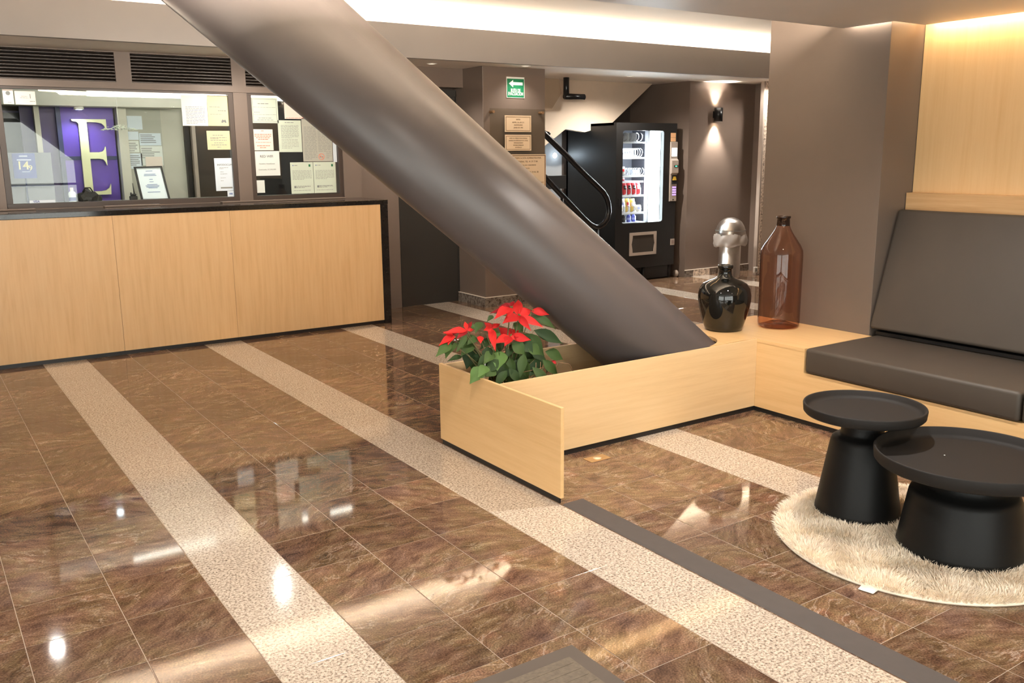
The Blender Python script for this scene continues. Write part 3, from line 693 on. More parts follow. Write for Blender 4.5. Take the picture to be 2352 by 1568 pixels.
MB().box(2.60, 3.78, 9.55, 9.58, 0, 2.1).build('panel', M['black_trim'], ds)
MB().box(2.565, 2.60, 9.54, 9.60, 0, 2.1).build('edge_strip', M['silver'], ds)
dc = thing('dark_cabinet', (0.95, 9.9, 0), 'dark cabinet at the left end of the office behind the pale post', 'cabinet')
MB().box(0.5, 1.145, 9.85, 10.3, 0, 1.99).build('carcass', M['purple_dark'], dc)
MB().box(0.51, 0.82, 9.835, 9.85, 0.02, 1.97).build('door', M['black_trim'], dc)
MB().box(0.83, 1.14, 9.835, 9.85, 0.02, 1.97).build('door', M['black_trim'], dc)
desk = thing('office_desk', (1.9, 8.7, 0), 'grey inner desk directly behind the office windows', 'desk')
MB().box(0.75, 3.55, 8.37, 9.05, 1.135, 1.165).build('desktop', M['paper_grey'], desk)
MB().box(0.76, 0.79, 8.40, 9.0, 0, 1.135).build('side_panel', M['paper_grey'], desk)
MB().box(3.51, 3.54, 8.40, 9.0, 0, 1.135).build('side_panel', M['paper_grey'], desk)
ZD = 1.1655
# framed certificate leaning on the glass side of the desk
fr = thing('picture_frame', (1.90, 8.5, ZD), 'black framed certificate standing tilted on the desk behind the glass', 'picture frame')
a0, b0, c0, d0 = Vector((1.79, 8.44, ZD+.01)), Vector((2.035, 8.44, ZD+.01)), Vector((2.003, 8.52, 1.475)), Vector((1.768, 8.52, 1.470))
def quadpt(u, v): return (a0*(1-u) + b0*u)*(1-v) + (d0*(1-u) + c0*u)*v
def qslab(u0, u1, v0, v1, y0, y1):
    q = [quadpt(u0, v0), quadpt(u1, v0), quadpt(u1, v1), quadpt(u0, v1)]
    f = [p + Vector((0, y0, 0)) for p in q]; bk = [p + Vector((0, y1, 0)) for p in q]
    return f + bk, [(0,1,2,3), (7,6,5,4), (0,4,5,1), (1,5,6,2), (2,6,7,3), (3,7,4,0)]
mb = MB()
for u0, u1, v0, v1 in ((0, 1, 0, .055), (0, 1, .955, 1), (0, .065, 0.055, .955), (.935, 1, 0.055, .955)): mb.add(*qslab(u0, u1, v0, v1, -.01, .012))
mb.build('frame', M['black_trim'], fr)
mb = MB(); mb.add(*qslab(.065, .935, .055, .955, -.002, .006)); mb.build('certificate', M['paper_cool'], fr)
mb = MB()
for v, u in ((.86, .12), (.77, .2), (.73, .22), (.62, .06), (.55, .07), (.47, .18), (.435, .24), (.40, .22), (.37, .16), (.25, .22)): mb.add(*qslab(.5 - u, .5 + u, v - .008, v + .008, -.0035, -.002))
mb.build('print', M['ink_blue'], fr)['kind'] = 'stuff'
# bottle of hand gel
bt = thing('gel_bottle', (1.245, 8.46, ZD), 'small white plastic bottle beside the black bag behind the glass', 'bottle')
MB().lathe([(0, 0), (.028, 0), (.029, .01), (.029, .095), (.022, .105), (.013, .11)], (1.245, 8.46, ZD), 20).build('body', M['paper_cool'], bt)
MB().lathe([(.0135, .11), (.0135, .14), (0, .14)], (1.245, 8.46, ZD), 16).build('cap', M['white'], bt)
MB().lathe([(.0294, .03), (.0294, .06)], (1.245, 8.46, ZD), 20).build('label_band', M['promo'], bt)
# black lumpy bag
bg = thing('black_bag', (1.37, 8.5, ZD), 'small crumpled black bag on the desk behind the glass', 'bag')
bmx = bmesh.new(); bmesh.ops.create_icosphere(bmx, subdivisions=3, radius=1)
rb = random.Random(9)
for v in bmx.verts:
    f = 1 + 0.16*math.sin(v.co.x*7 + 1)*math.cos(v.co.y*6) + 0.12*math.sin(v.co.z*9 + v.co.x*5)
    v.co = Vector((v.co.x*.10*f, v.co.y*.06*f, max(-.02, v.co.z)*.115*f))
me = bpy.data.meshes.new('body'); bmx.to_mesh(me); bmx.free(); me.materials.append(M['black_gloss'])
o = bpy.data.objects.new('body', me); COL.objects.link(o); o.parent = bg; o.location = (0, 0, 0.003)
MB().tube([(1.33, 8.47, ZD+.10), (1.35, 8.46, ZD+.135), (1.39, 8.46, ZD+.135), (1.41, 8.47, ZD+.10)], .006, 6).build('handle', M['black_gloss'], bg)
# two-way radio
rd = thing('radio_handset', (1.735, 8.47, ZD), 'small black radio handset with aerial standing on the desk', 'radio')
MB().box(1.70, 1.765, 8.455, 8.485, ZD, ZD+.055).box(1.708, 1.757, 8.458, 8.482, ZD+.055, ZD+.075).build('body', M['black_trim'], rd, bevel=.006)
MB().tube([(1.742, 8.47, ZD+.07), (1.736, 8.47, ZD+.165)], [.006, .003], 6).build('aerial', M['black_trim'], rd)
MB().lathe([(0, .0), (.006, 0), (.006, .012), (0, .012)], (1.715, 8.47, ZD+.073), 10).build('knob', M['black_trim'], rd)
# flower-like white cluster on a cord
pd = thing('petal_cluster', (1.77, 9.0, 1.8), 'white cluster of petals on a cord in front of the purple backdrop', 'lamp')
MB().tube([(1.77, 9.0, 1.80), (1.77, 9.0, 2.46)], .0025, 5).build('cord', M['white'], pd)
mb = MB(); rp = random.Random(2)
for k in range(70):
    u = rp.uniform(-1, 1); x = 1.77 + u*.145; y = 9.0 + rp.uniform(-.06, .06); z = 1.795 + (1 - u*u)*rp.uniform(0, .045)
    a = rp.uniform(0, 6.28); c, s_ = math.cos(a)*.017, math.sin(a)*.017
    mb.add([(x-c, y-s_, z), (x+s_*.6, y-c*.6, z+.006), (x+c, y+s_, z-.004), (x-s_*.6, y+c*.6, z+.006)], [(0,1,2,3)])
o = mb.build('petal', M['petal'], pd); o['kind'] = 'stuff'
# grey chairs / posts seen low on the left: a queue post and a panel toned as the glass reflection
qp = thing('card_stand', (0.92, 8.55, ZD), 'blue card stand reading 14 9 on a thin post behind the glass', 'sign')
MB().box(0.838, 1.006, 8.545, 8.551, 1.388, 1.592).build('card', M['promo'], qp)
MB().box(0.915, 0.927, 8.552, 8.564, ZD+.005, 1.42).build('post', M['navy'], qp)
MB().box(0.87, 0.97, 8.52, 8.60, ZD, ZD+.005).build('foot', M['navy'], qp)
text_part('lettering', '14', .095, M['paper_cream'], qp, (.910, 8.5445, 1.490), bold=True)
text_part('lettering', '9', .06, M['paper_cream'], qp, (.965, 8.5445, 1.470), bold=True)
mb = MB().box(.89, .95, 8.5435, 8.545, 1.565, 1.572).box(.87, .975, 8.5435, 8.545, 1.535, 1.541).box(.90, .96, 8.5435, 8.545, 1.44, 1.443)
mb.build('print', M['paper_cool'], qp)['kind'] = 'stuff'
low = thing('reflection_panel', (0.95, 9.2, 0), 'low added partition with dark rail, toned like the pale reflection in the glass', 'partition')  # added panel, its grey stands in for the pale glass reflection
MB().box(0.55, 1.22, 9.25, 9.28, 0, 1.60).build('panel', plain('reflection_grey_blue', (.27, .29, .33), .6), low)
MB().box(0.55, 1.22, 9.235, 9.25, 1.30, 1.315).build('rail', M['navy'], low)
MB().box(0.985, 1.0, 9.235, 9.25, 1.0, 1.30).build('post', M['navy'], low)

# ================================================================== PAPERS ON THE GLASS
YG = 8.2395
def paper(nm, x0, x1, z0, z1, m, label, ink='ink', rows=None, cat='notice', y=YG, extra=None):
    t = thing(nm, ((x0+x1)/2, y, z0), label, cat)
    MB().box(x0, x1, y - 0.0012, y, z0, z1).build('sheet', M[m], t)
    if rows:
        mb = MB(); r = random.Random(int(x0*1000 + z0*313))
        for (v, l, rgt, h) in rows:
            u = l; z = z0 + (z1-z0)*v; hh = (z1-z0)*h
            while u < rgt - 0.02:
                wd = min(r.uniform(.05, .16), rgt - u)
                mb.box(x0 + (x1-x0)*u, x0 + (x1-x0)*(u+wd), y - 0.0018, y - 0.0010, z - hh/2, z + hh/2); u += wd + .022
        mb.build('print', M[ink], t)['kind'] = 'stuff'
    return t
def para(v0, v1, n_, l, r, h=.014): return [(v0 + (v1-v0)*k/max(1, n_-1), l, r if k < n_-1 else l+(r-l)*.6, h) for k in range(n_)]
paper('sticker', .795, .868, 1.968, 2.080, 'paper_pink', 'small warm white sticker in the top left corner of the wide window', 'ink', [(.12, .4, .75, .04)], 'sticker')
t = paper('sticker', .878, 1.022, 1.965, 2.068, 'paper_pink', 'wide warm white sticker with a numeral 1 at the top left of the wide window', 'ink_pale', [(.62, .3, .6, .03), (.5, .25, .65, .03), (.25, .7, .95, .05)], 'sticker')
text_part('numeral', '1', .05, M['ink'], t, (.985, YG - .002, 2.028))
t2 = [o for o in KEEP if o.name.startswith('sticker')][0]
MB().lathe([(0, 0), (.014, 0)], (0, 0, 0), 20)
mb = MB(); mb.prism([(.832 + .016*math.cos(a*PI/10), 2.05 + .016*math.sin(a*PI/10)) for a in range(20)], YG - .002, YG - .001, 'y'); mb.build('emblem', M['ink'], t2)
paper('paper_notice', 2.143, 2.362, 1.815, 2.072, 'paper', 'white printed sheet at the top of the wide window, left of the yellowed one', 'ink_pale', para(.62, .08, 12, .15, .9))
t = paper('paper_notice', 2.364, 2.543, 1.816, 2.076, 'paper_cream', 'yellowed certificate with a dark emblem at the top right of the wide window', 'ink_pale', [(.62, .1, .6, .02), (.5, .5, .9, .03), (.38, .1, .7, .015)])
mb = MB(); mb.prism([(2.475, 1.846), (2.483, 1.868), (2.492, 1.872), (2.500, 1.864), (2.508, 1.872), (2.516, 1.866), (2.522, 1.846), (2.512, 1.842), (2.500, 1.853), (2.488, 1.842)], YG - .002, YG - .0012, 'y'); mb.build('emblem', M['ink'], t)
paper('paper_notice', 2.340, 2.543, 1.611, 1.774, 'paper_cream', 'small cream landscape notice in the middle right of the wide window', 'ink_pale', [(.76, .25, .72, .035), (.64, .15, .85, .03), (.59, .15, .5, .03), (.5, .15, .85, .03), (.36, .3, .7, .03), (.25, .18, .85, .03), (.13, .42, .58, .03)])
t = paper('paper_notice', 2.388, 2.543, 1.250, 1.537, 'paper_cool', 'white sheet with a grey heading low at the right of the wide window', 'ink_pale', [(.71, .27, .8, .012), (.68, .27, .5, .012), (.58, .3, .5, .012), (.52, .3, .7, .012), (.40, .3, .6, .01), (.31, .3, .48, .012)])
text_part('lettering', 'INFODOCUM', .022, M['ink'], t, (2.478, YG - .002, 1.478))
MB().box(2.43, 2.535, YG - .002, YG - .001, 1.270, 1.284).build('button_print', M['ink_pale'], t)
paper('paper_notice', 2.486, 2.543, 1.197, 1.247, 'paper_cool', 'tiny white card at the bottom right corner of the wide window', 'ink_blue', [(.5, .3, .8, .3)])
t = paper('paper_notice', 2.752, 3.000, 1.845, 2.070, 'paper_green', 'pale green certificate at the top left of the narrow window', 'ink_pale', [(.76, .25, .65, .03), (.62, .08, .92, .012), (.42, .1, .3, .02), (.33, .08, .92, .012), (.2, .25, .75, .02), (.12, .2, .8, .02)])
mb = MB()
for x0, x1, z0, z1 in ((2.765, 2.987, 1.857, 1.860), (2.765, 2.987, 2.054, 2.057), (2.765, 2.768, 1.86, 2.054), (2.984, 2.987, 1.86, 2.054)): mb.box(x0, x1, YG - .002, YG - .001, z0, z1)
mb.build('border', M['ink_pale'], t)
paper('paper_notice', 3.060, 3.30, 1.886, 2.06, 'paper_pink', 'bright white sheet at the top of the narrow window, cut by the slanted column', 'ink_red', [(.05, .04, .96, .02)])
paper('paper_notice', 2.752, 2.937, 1.603, 1.790, 'paper_pink', 'white notice with red lettering at the left of the narrow window', 'ink_red', [(.93, .42, .55, .03), (.76, .08, .92, .035), (.68, .08, .95, .035), (.60, .15, .85, .035), (.52, .25, .75, .035), (.38, .12, .88, .02), (.22, .18, .85, .035), (.13, .32, .65, .035)])
t = paper('paper_notice', 2.752, 2.987, 1.375, 1.596, 'paper', 'white sheet headed RED WIFI in the narrow window')
text_part('lettering', 'RED WIFI', .030, M['ink'], t, (2.866, YG - .002, 1.548), bold=True)
text_part('lettering', 'Nombre: HotelGuest', .017, M['ink_pale'], t, (2.866, YG - .002, 1.483))
text_part('lettering', 'Contraseña: 0123456789', .016, M['ink_pale'], t, (2.866, YG - .002, 1.430))
paper('paper_notice', 2.990, 3.212, 1.586, 1.872, 'paper_green', 'pale green portrait sheet of fine print in the middle of the narrow window', 'ink_pale', [(.93, .3, .68, .02)] + para(.84, .45, 13, .12, .88, .012) + para(.4, .13, 7, .12, .85, .012))
t = paper('paper_notice', 3.218, 3.512, 1.498, 1.892, 'paper_grey', 'grey sheet of dense print with a no-smoking symbol in the narrow window', 'ink_pale', para(.80, .06, 22, .06, .48, .012) + para(.80, .24, 17, .52, .96, .012) + para(.22, .08, 4, .78, .96, .012))
mb = MB(); cx_, cz_ = 3.398, 1.541
for k in range(32):
    a, b = 2*PI*k/32, 2*PI*(k+1)/32
    mb.add([(cx_+r_*math.cos(q), YG - .0025, cz_+r_*math.sin(q)) for r_, q in ((.030, a), (.030, b), (.025, b), (.025, a))], [(0,1,2,3)])
d_ = .7071; mb.add([(cx_-.027*d_-.002, YG-.0025, cz_+.027*d_-.002), (cx_-.027*d_+.002, YG-.0025, cz_+.027*d_+.002), (cx_+.027*d_+.002, YG-.0025, cz_-.027*d_+.002), (cx_+.027*d_-.002, YG-.0025, cz_-.027*d_-.002)], [(0,1,2,3)])
mb.build('no_smoking_ring', M['ink_red'], t)
MB().box(cx_-.018, cx_+.010, YG-.0022, YG-.0012, cz_-.004, cz_+.002).box(cx_+.011, cx_+.018, YG-.0022, YG-.0012, cz_-.004, cz_+.002).build('cigarette', M['ink'], t)
paper('paper_notice', 3.52, 3.556, 1.49, 1.80, 'paper_cool', 'narrow white sheet edge beside the dense printed sheet', 'ink_pale', None, y=YG + .004)
for x0, x1, w in ((3.085, 3.308, 'left'), (3.312, 3.535, 'right')):
    t = paper('paper_notice', x0, x1, 1.203, 1.492, 'paper_green', w + ' one of two pale letters with green corner logo in the narrow window', 'ink_pale', [(.90, .18, .32, .02)] + para(.73, .46, 8, .08, .92, .012) + para(.24, .19, 3, .2, .85, .014) + [(.1, .1, .85, .012)])
    MB().box(x0+.18, x0+.198, YG-.002, YG-.001, 1.450, 1.472).build('logo', M['green_sign'], t)
    MB().box(x0+.022, x0+.032, YG-.002, YG-.001, 1.458, 1.468).build('logo', M['ink_blue'], t)
    MB().box(x0+.03, x0+.045, YG-.002, YG-.001, 1.255, 1.275).build('stamp', M['ink'], t)
paper('code_card', 2.752, 2.832, 1.222, 1.335, 'paper', 'blank white square card low at the left of the narrow window', 'ink', None, 'card')
t = paper('card_sticker', .895, 1.082, 1.197, 1.219, 'paper_cool', 'pale card-payment sticker reading VISA at the bottom of the wide window', 'ink', None, 'sticker')
text_part('lettering', 'VISA', .024, M['promo'], t, (.945, YG - .002, 1.208), bold=True)

# ================================================================== SIGNS ON THE PILLAR
sg_ = thing('evacuation_sign', (5.32, 7.78, 2.105), 'green evacuation route sign with white arrow high on the pillar', 'sign')
MB().box(5.210, 5.427, 7.779, 7.785, 2.104, 2.308).build('border', M['white'], sg_)
MB().box(5.216, 5.421, 7.777, 7.779, 2.110, 2.290).build('plate', M['green_sign'], sg_)
MB().prism([(5.236, 2.243), (5.288, 2.278), (5.288, 2.257), (5.404, 2.257), (5.404, 2.229), (5.288, 2.229), (5.288, 2.208)], 7.7755, 7.777, 'y').build('arrow', M['white'], sg_)
text_part('lettering', 'RUTA DE', .046, M['white'], sg_, (5.318, 7.7762, 2.176), bold=True, sx=.62)
text_part('lettering', 'EVACUACIÓN', .046, M['white'], sg_, (5.318, 7.7762, 2.143), bold=True, sx=.62)
ap = thing('acrylic_board', (5.31, 7.74, 1.5), 'clear acrylic board on dark stand-offs carrying metal plaques on the pillar', 'board')
MB().box(4.975, 5.655, 7.728, 7.736, 0.95, 1.995).build('sheet', M['acrylic'], ap)
for x in (5.012, 5.615):
    for z in (1.962, 0.985):
        mb = MB(); mb.prism([(x + .014*math.cos(a*PI/8), z + .014*math.sin(a*PI/8)) for a in range(16)], 7.715, 7.7835, 'y'); mb.build('stand_off', M['ink_brown'], ap)
def plaque(x0, x1, z0, z1, label, rows, border=True):
    t = thing('metal_plaque', ((x0+x1)/2, 7.727, z0), label, 'plaque')
    MB().box(x0, x1, 7.722, 7.728, z0, z1).build('plate', M['brass'], t, bevel=.001)
    mb = MB()
    if border:
        i = .012; w_ = .004
        for a, b, c, d in ((x0+i, x1-i, z0+i, z0+i+w_), (x0+i, x1-i, z1-i-w_, z1-i), (x0+i, x0+i+w_, z0+i, z1-i), (x1-i-w_, x1-i, z0+i, z1-i)): mb.box(a, b, 7.7205, 7.722, c, d)
        mb.build('engraved_border', M['ink_brown'], t)
    for txt, s_, xc, z, sx in rows: text_part('lettering', txt, s_, M['ink_brown'], t, (xc, 7.7208, z), sx=sx)
    return t
plaque(5.148, 5.470, 1.768, 1.930, 'upper small metal plaque with a thin border on the acrylic board', [('HOTEL', .017, 5.31, 1.890, 1), ('HOTEL, S.A. DE C.V.', .017, 5.31, 1.862, 1), ('ANIVERSARIO', .017, 5.31, 1.836, 1), ('JUNIO DE 1992', .017, 5.31, 1.810, 1)])
plaque(5.148, 5.470, 1.583, 1.741, 'lower small metal plaque with a thin border on the acrylic board', [('AVISO AL PÚBLICO EN GENERAL', .015, 5.31, 1.705, 1), ('NÚMERO DE EMPLEADOS DEL HOTEL', .014, 5.31, 1.682, 1), ('EMPADRONADO', .015, 5.31, 1.660, 1), ('ESTABLECIMIENTO', .015, 5.31, 1.637, 1), ('EN MÉXICO', .015, 5.31, 1.615, 1)])
t = plaque(4.99, 5.655, 1.00, 1.546, 'large metal notice plate with telephone numbers under the two small plaques', [('INSTITUTO DE VERIFICACIÓN ADMINISTRATIVA', .0245, 5.345, 1.508, .93), ('DEL DISTRITO FEDERAL TEL: 41 37 77 00', .0245, 5.345, 1.473, .93), ('PROCURADURÍA FEDERAL DEL CONSUMIDOR', .016, 5.36, 1.437, 1), ('QUEJAS Y SUGERENCIAS', .016, 5.36, 1.405, 1), ('INVEADF TEL. 24 52 31 34 AL 38', .0245, 5.40, 1.367, .93), ('EN SU CASO', .016, 5.40, 1.330, 1), ('REGLAMENTO', .021, 5.42, 1.298, 1)])
mb = MB(); mb.box(4.997, 5.648, 7.7205, 7.722, 1.532, 1.538); mb.box(5.642, 5.648, 7.7205, 7.722, 1.006, 1.538)
for q in range(5): mb.box(5.36, 5.625 - .01*(q % 2), 7.7205, 7.722, 1.258 - q*.018, 1.263 - q*.018)
mb.build('engraved_border', M['ink_brown'], t)

# ================================================================== STAIR
struct(MB().prism([(5.70, 1.20), (6.40, 1.640), (6.707, 1.835), (7.0, 1.80), (7.414, 1.905), (8.085, 2.405), (5.70, 2.405)], 8.76, 8.84, 'y').build('trim_10', M['paint_stair']))
struct(MB().prism([(5.70, 1.9), (6.45, 2.05), (6.60, 2.24), (6.56, 2.405), (5.70, 2.405)], 8.70, 8.755, 'y').build('trim_11', M['paint_tan']))
struct(MB().box(5.69, 7.06, 9.30, 9.45, 0, 2.40).build('wall_stair', M['paint_stairwall']))
st = thing('lower_staircase', (6.2, 9.0, 0), 'dark lower flight of stairs behind the black tubular handrail', 'staircase')
for k in range(7):
    x1 = 7.02 - k*0.26
    if k < 5: MB().box(max(5.72, x1 - .27), x1, 8.48, 9.295, 0, .20*(k+1)).build('step', M['black_gloss'], st)
MB().box(5.70, 6.52, 8.50, 8.54, 1.15, 1.30).build('side_wall', M['black_gloss'], st)
hr = thing('handrail', (6.4, 8.05, 0.3), 'black tubular handrail with a rounded end beside the vending machine', 'handrail')
top = [(5.73, 1.872), (5.888, 1.748), (6.172, 1.529), (6.418, 1.332), (6.640, 1.165)]
loop = [(6.705, 1.113), (6.755, 1.05), (6.785, .97), (6.793, .89), (6.77, .81), (6.72, .755), (6.655, .725), (6.59, .725)]
bot = [(6.52, .757), (6.423, .828), (6.174, 1.046), (5.887, 1.295), (5.73, 1.425)]
MB().tube([(x, 8.05, z) for x, z in top + loop + bot], .032, 12).build('tube', M['black_tube'], hr)
for x, zt in ((6.12, 1.09), (6.62, .72)):
    MB().tube([(x, 8.05, .0), (x, 8.05, zt)], .022, 10).build('post', M['black_tube'], hr)
MB().tube([(5.94, 8.05, 1.76), (5.94, 8.20, 1.79)], .02, 8).build('bracket', M['black_tube'], hr)
ur = thing('handrail', (6.6, 8.5, 2.2), 'short black L-shaped handrail end hanging under the soffit over the stair', 'handrail')
MB().tube([(6.514, 8.5, 2.399), (6.514, 8.5, 2.29), (6.514, 8.5, 2.188)], .034, 12).tube([(6.49, 8.5, 2.19), (6.65, 8.5, 2.19), (6.775, 8.5, 2.19)], .034, 12).build('tube', M['black_tube'], ur)
wl = thing('wall_light', (6.945, 9.297, 1.527), 'small round glowing lamp on the bluish stair wall', 'lamp')
mb = MB(); mb.prism([(6.945 + .036*math.cos(a*PI/10), 1.527 + .036*math.sin(a*PI/10)) for a in range(20)], 9.295, 9.302, 'y'); mb.build('ring', M['silver'], wl)
mb = MB(); mb.prism([(6.945 + .03*math.cos(a*PI/10), 1.527 + .03*math.sin(a*PI/10)) for a in range(20)], 9.290, 9.295, 'y'); mb.build('lens', M['lens_cool'], wl)
d = bpy.data.lights.new('stair_lamp_light', 'POINT'); d.energy = 0.8; d.color = (.7, .85, 1); d.shadow_soft_size = .03
o = bpy.data.objects.new('stair_lamp_light', d); COL.objects.link(o); o.location = (6.93, 9.15, 1.53)
# ================================================================== VENDING MACHINE
X0, X1, YF, YB, Z0, Z1 = 7.088, 8.062, 8.28, 9.24, 0.168, 1.900
vm = thing('vending_machine', (7.575, 8.76, 0), 'tall black snack vending machine with lit shelves beside the stair', 'vending machine')
wx0, wx1, wz0, wz1 = 7.190, 7.845, 0.718, 1.810
cab = MB()
cab.box(X0, X0+.03, YF+.05, YB, Z0, Z1).box(X1-.03, X1, YF+.05, YB, Z0, Z1).box(X0, X1, YB-.03, YB, Z0, Z1).box(X0, X1, YF+.05, YB, Z1-.03, Z1).box(X0, X1, YF+.05, YB, Z0, Z0+.03)
cab.build('cabinet', M['black_gloss'], vm)
door = MB()
door.box(X0, wx0, YF, YF+.05, Z0, Z1).box(wx1, X1, YF, YF+.05, Z0, Z1).box(wx0, wx1, YF, YF+.05, wz1, Z1).box(wx0, wx1, YF, YF+.05, Z0, wz0)
for (a, b, sx_, sz_) in ((wx0, wz0, 1, 1), (wx1, wz0, -1, 1), (wx1, wz1, -1, -1), (wx0, wz1, 1, -1)):
    r_ = .03; pts = [(a, b)] + [(a + sx_*(r_ - r_*math.sin(t*PI/8)), b + sz_*(r_ - r_*math.cos(t*PI/8))) for t in range(5)]
    door.prism(pts, YF, YF+.05, 'y')
dr = door.build('door', M['black_gloss'], vm)
MB().box(wx0-.008, wx1+.008, YF+.044, YF+.050, wz0-.008, wz1+.008).build('glass', M['glass'], vm)
MB().box(X0+.03, X1-.03, 8.86, 8.87, wz0-.06, wz1+.05).box(wx1+.0, wx1+.01, YF+.06, 8.86, wz0-.06, wz1+.05).box(X0+.031, X0+.035, YF+.06, 8.86, wz0-.06, wz1+.05).box(X0+.03, wx1, YF+.06, 8.86, wz0-.07, wz0-.06).build('liner', M['dark_in'], vm)
MB().box(7.675, wx1, YF+.060, YF+.085, wz0, wz1).build('light_panel', M['cool_led'], vm)
MB().box(7.645, 7.672, YF+.06, 8.4, wz0, wz1).build('inner_post', M['white_metal'], vm)
area('vending_light', (7.62, YF+.10, 1.27), (0, PI/2, 0), 1.0, .04, 22, (0.88, 0.94, 1.0))
for z, xr in ((1.682, 7.64), (1.498, 7.64), (1.283, 7.64), (1.216, 7.60), (1.047, 7.64), (0.838, 7.64), (0.722, 7.64)):
    MB().box(X0+.04, xr, YF+.09, 8.80, z-.008, z).box(X0+.04, xr, YF+.082, YF+.09, z-.020, z).build('shelf', M['white_metal'], vm)
def coil(nm, r, L, turns):
    pts = [(r*math.sin(2*PI*turns*k/(turns*14)), L*k/(turns*14), r*math.cos(2*PI*turns*k/(turns*14))) for k in range(turns*14 + 1)]
    mb = MB(); mb.tube(pts, .0035, 4, True)
    return mb.build(nm, M['wire'], vm, origin=Vector((0, 0, 0)))
def coils(xs, z, r, turns, L=.32):
    first = None
    for x in xs:
        loc = Vector((x, YF+.10, z + r)) - ORG[vm.as_pointer()]
        if first is None: first = coil('spiral', r, L, turns); first.location = loc
        else: link_copy(first, vm, loc)
coils((7.205, 7.305, 7.42, 7.545), 1.684, .052, 5)
coils((7.19, 7.30, 7.42, 7.545), 1.500, .052, 8)
coils((7.20, 7.275, 7.35, 7.43, 7.505, 7.585), 1.285, .042, 7)
coils((7.16, 7.235, 7.31, 7.385, 7.46, 7.535), 1.050, .046, 7)
coils((7.19, 7.275, 7.36, 7.445, 7.53), 0.840, .044, 6)
for z, xs, h in ((1.684, (7.255, 7.365, 7.485), .10), (1.285, (7.237, 7.312, 7.39, 7.467, 7.545), .07), (1.05, (7.197, 7.272, 7.347, 7.422, 7.497, 7.572), .085), (.84, (7.232, 7.317, 7.402, 7.487), .075)):
    mb = MB()
    for x in xs: mb.box(x-.0015, x+.0015, YF+.095, 8.7, z, z+h)
    mb.build('lane_divider', M['white_metal'], vm)
# control panel
cp = MB().prism([(YF, .956), (YF-.018, .960), (YF-.020, 1.285), (YF-.045, 1.305), (YF-.045, 1.455), (YF-.022, 1.475), (YF-.020, 1.676), (YF, 1.680)], 7.948, 8.072 - .012, 'x').build('control_panel', M['silver'], vm, bevel=.003)
MB().box(7.962, 8.046, YF-.024, YF-.019, 1.505, 1.605).build('display', M['screen'], cp)
MB().box(7.985, 8.052, YF-.048, YF-.044, 1.372, 1.398).build('green_display', M['black_trim'], cp)
MB().box(8.000, 8.030, YF-.0495, YF-.047, 1.380, 1.390).build('digits', M['green_led'], cp)
MB().box(7.972, 8.052, YF-.026, YF-.019, 1.170, 1.278).build('note_slot', M['black_trim'], cp)
MB().prism([(7.980, 1.215), (8.044, 1.215), (8.030, 1.262), (7.994, 1.262)], YF-.030, YF-.025, 'y').build('note_guide', plain('yellow_note_guide', (.75, .47, .05), .4), cp)
MB().box(7.976, 8.056, YF-.045, YF-.025, 1.172, 1.195).build('note_lip', M['black_trim'], cp)
kp = MB()
for r_ in range(4):
    for c_ in range(3): kp.box(7.988 + c_*.022, 8.003 + c_*.022, YF-.0225, YF-.019, 1.030 + r_*.030, 1.048 + r_*.030)
kp.build('keypad', M['key_glow'], cp)
MB().box(7.995, 8.015, YF-.022, YF-.019, .972, .985).build('coin_slot', M['black_trim'], cp)
for z0_, z1_ in ((1.733, 1.786), (1.683, 1.731)): MB().box(7.957, 8.040, YF-.003, YF, z0_, z1_).build('price_sticker', plain('orange_sticker', (.85, .48, .24), .6), vm)
# delivery flap
fx0, fx1, fz0, fz1 = 7.314, 7.750, .322, .602
fl = MB()
fl.box(fx0, fx1, YF-.012, YF, fz1-.035, fz1).box(fx0, fx1, YF-.012, YF, fz0, fz0+.035)
n_ = 8
for sgn, xa in ((1, fx0), (-1, fx1)):
    pts = [(xa, fz0+.035), (xa, fz1-.035)] + [(xa + sgn*(.030 + .016*math.cos(PI*k/n_*1.0 - 0)*0 + .016*abs(math.cos(PI*k/n_))), fz1-.035 - (fz1-fz0-.07)*k/n_) for k in range(n_+1)]
    fl.prism(pts, YF-.012, YF, 'y')
ff = fl.build('delivery_frame', M['silver'], vm)
MB().box(fx0+.03, fx1-.03, YF-.006, YF-.001, fz0+.03, fz1-.03).build('delivery_flap', plain('smoked_flap', (.055, .047, .040), .25), vm)
MB().box(7.994, 8.060, YF-.008, YF, .414, .492).build('coin_return', M['silver'], vm)
MB().box(8.008, 8.046, YF-.011, YF-.008, .43, .475).build('coin_cup', plain('coin_cup_grey', (.30, .22, .19), .4), vm)
MB().box(7.130, 7.150, YF-.006, YF, .93, 1.02).build('lock', M['black_trim'], vm)
MB().box(7.60, 8.06, 8.33, 8.37, .012, .158).build('kick_plate', M['black_trim'], vm)
for x in (7.13, 7.60, 8.03):
    for y in (8.33, 9.18): MB().tube([(x, y, 0.0), (x, y, .168)], .018, 10).build('foot', M['black_trim'], vm)
MB().tube([(8.115, 8.30, .045), (8.135, 8.30, .045)], .045, 16).build('side_wheel', M['silver'], vm)
ORD = ['leftmost', 'second', 'third', 'fourth', 'fifth', 'sixth']
C = {}
def col(n_, c): 
    if n_ not in C: C[n_] = plain(n_, c, .35, noise=.0)
    return C[n_]
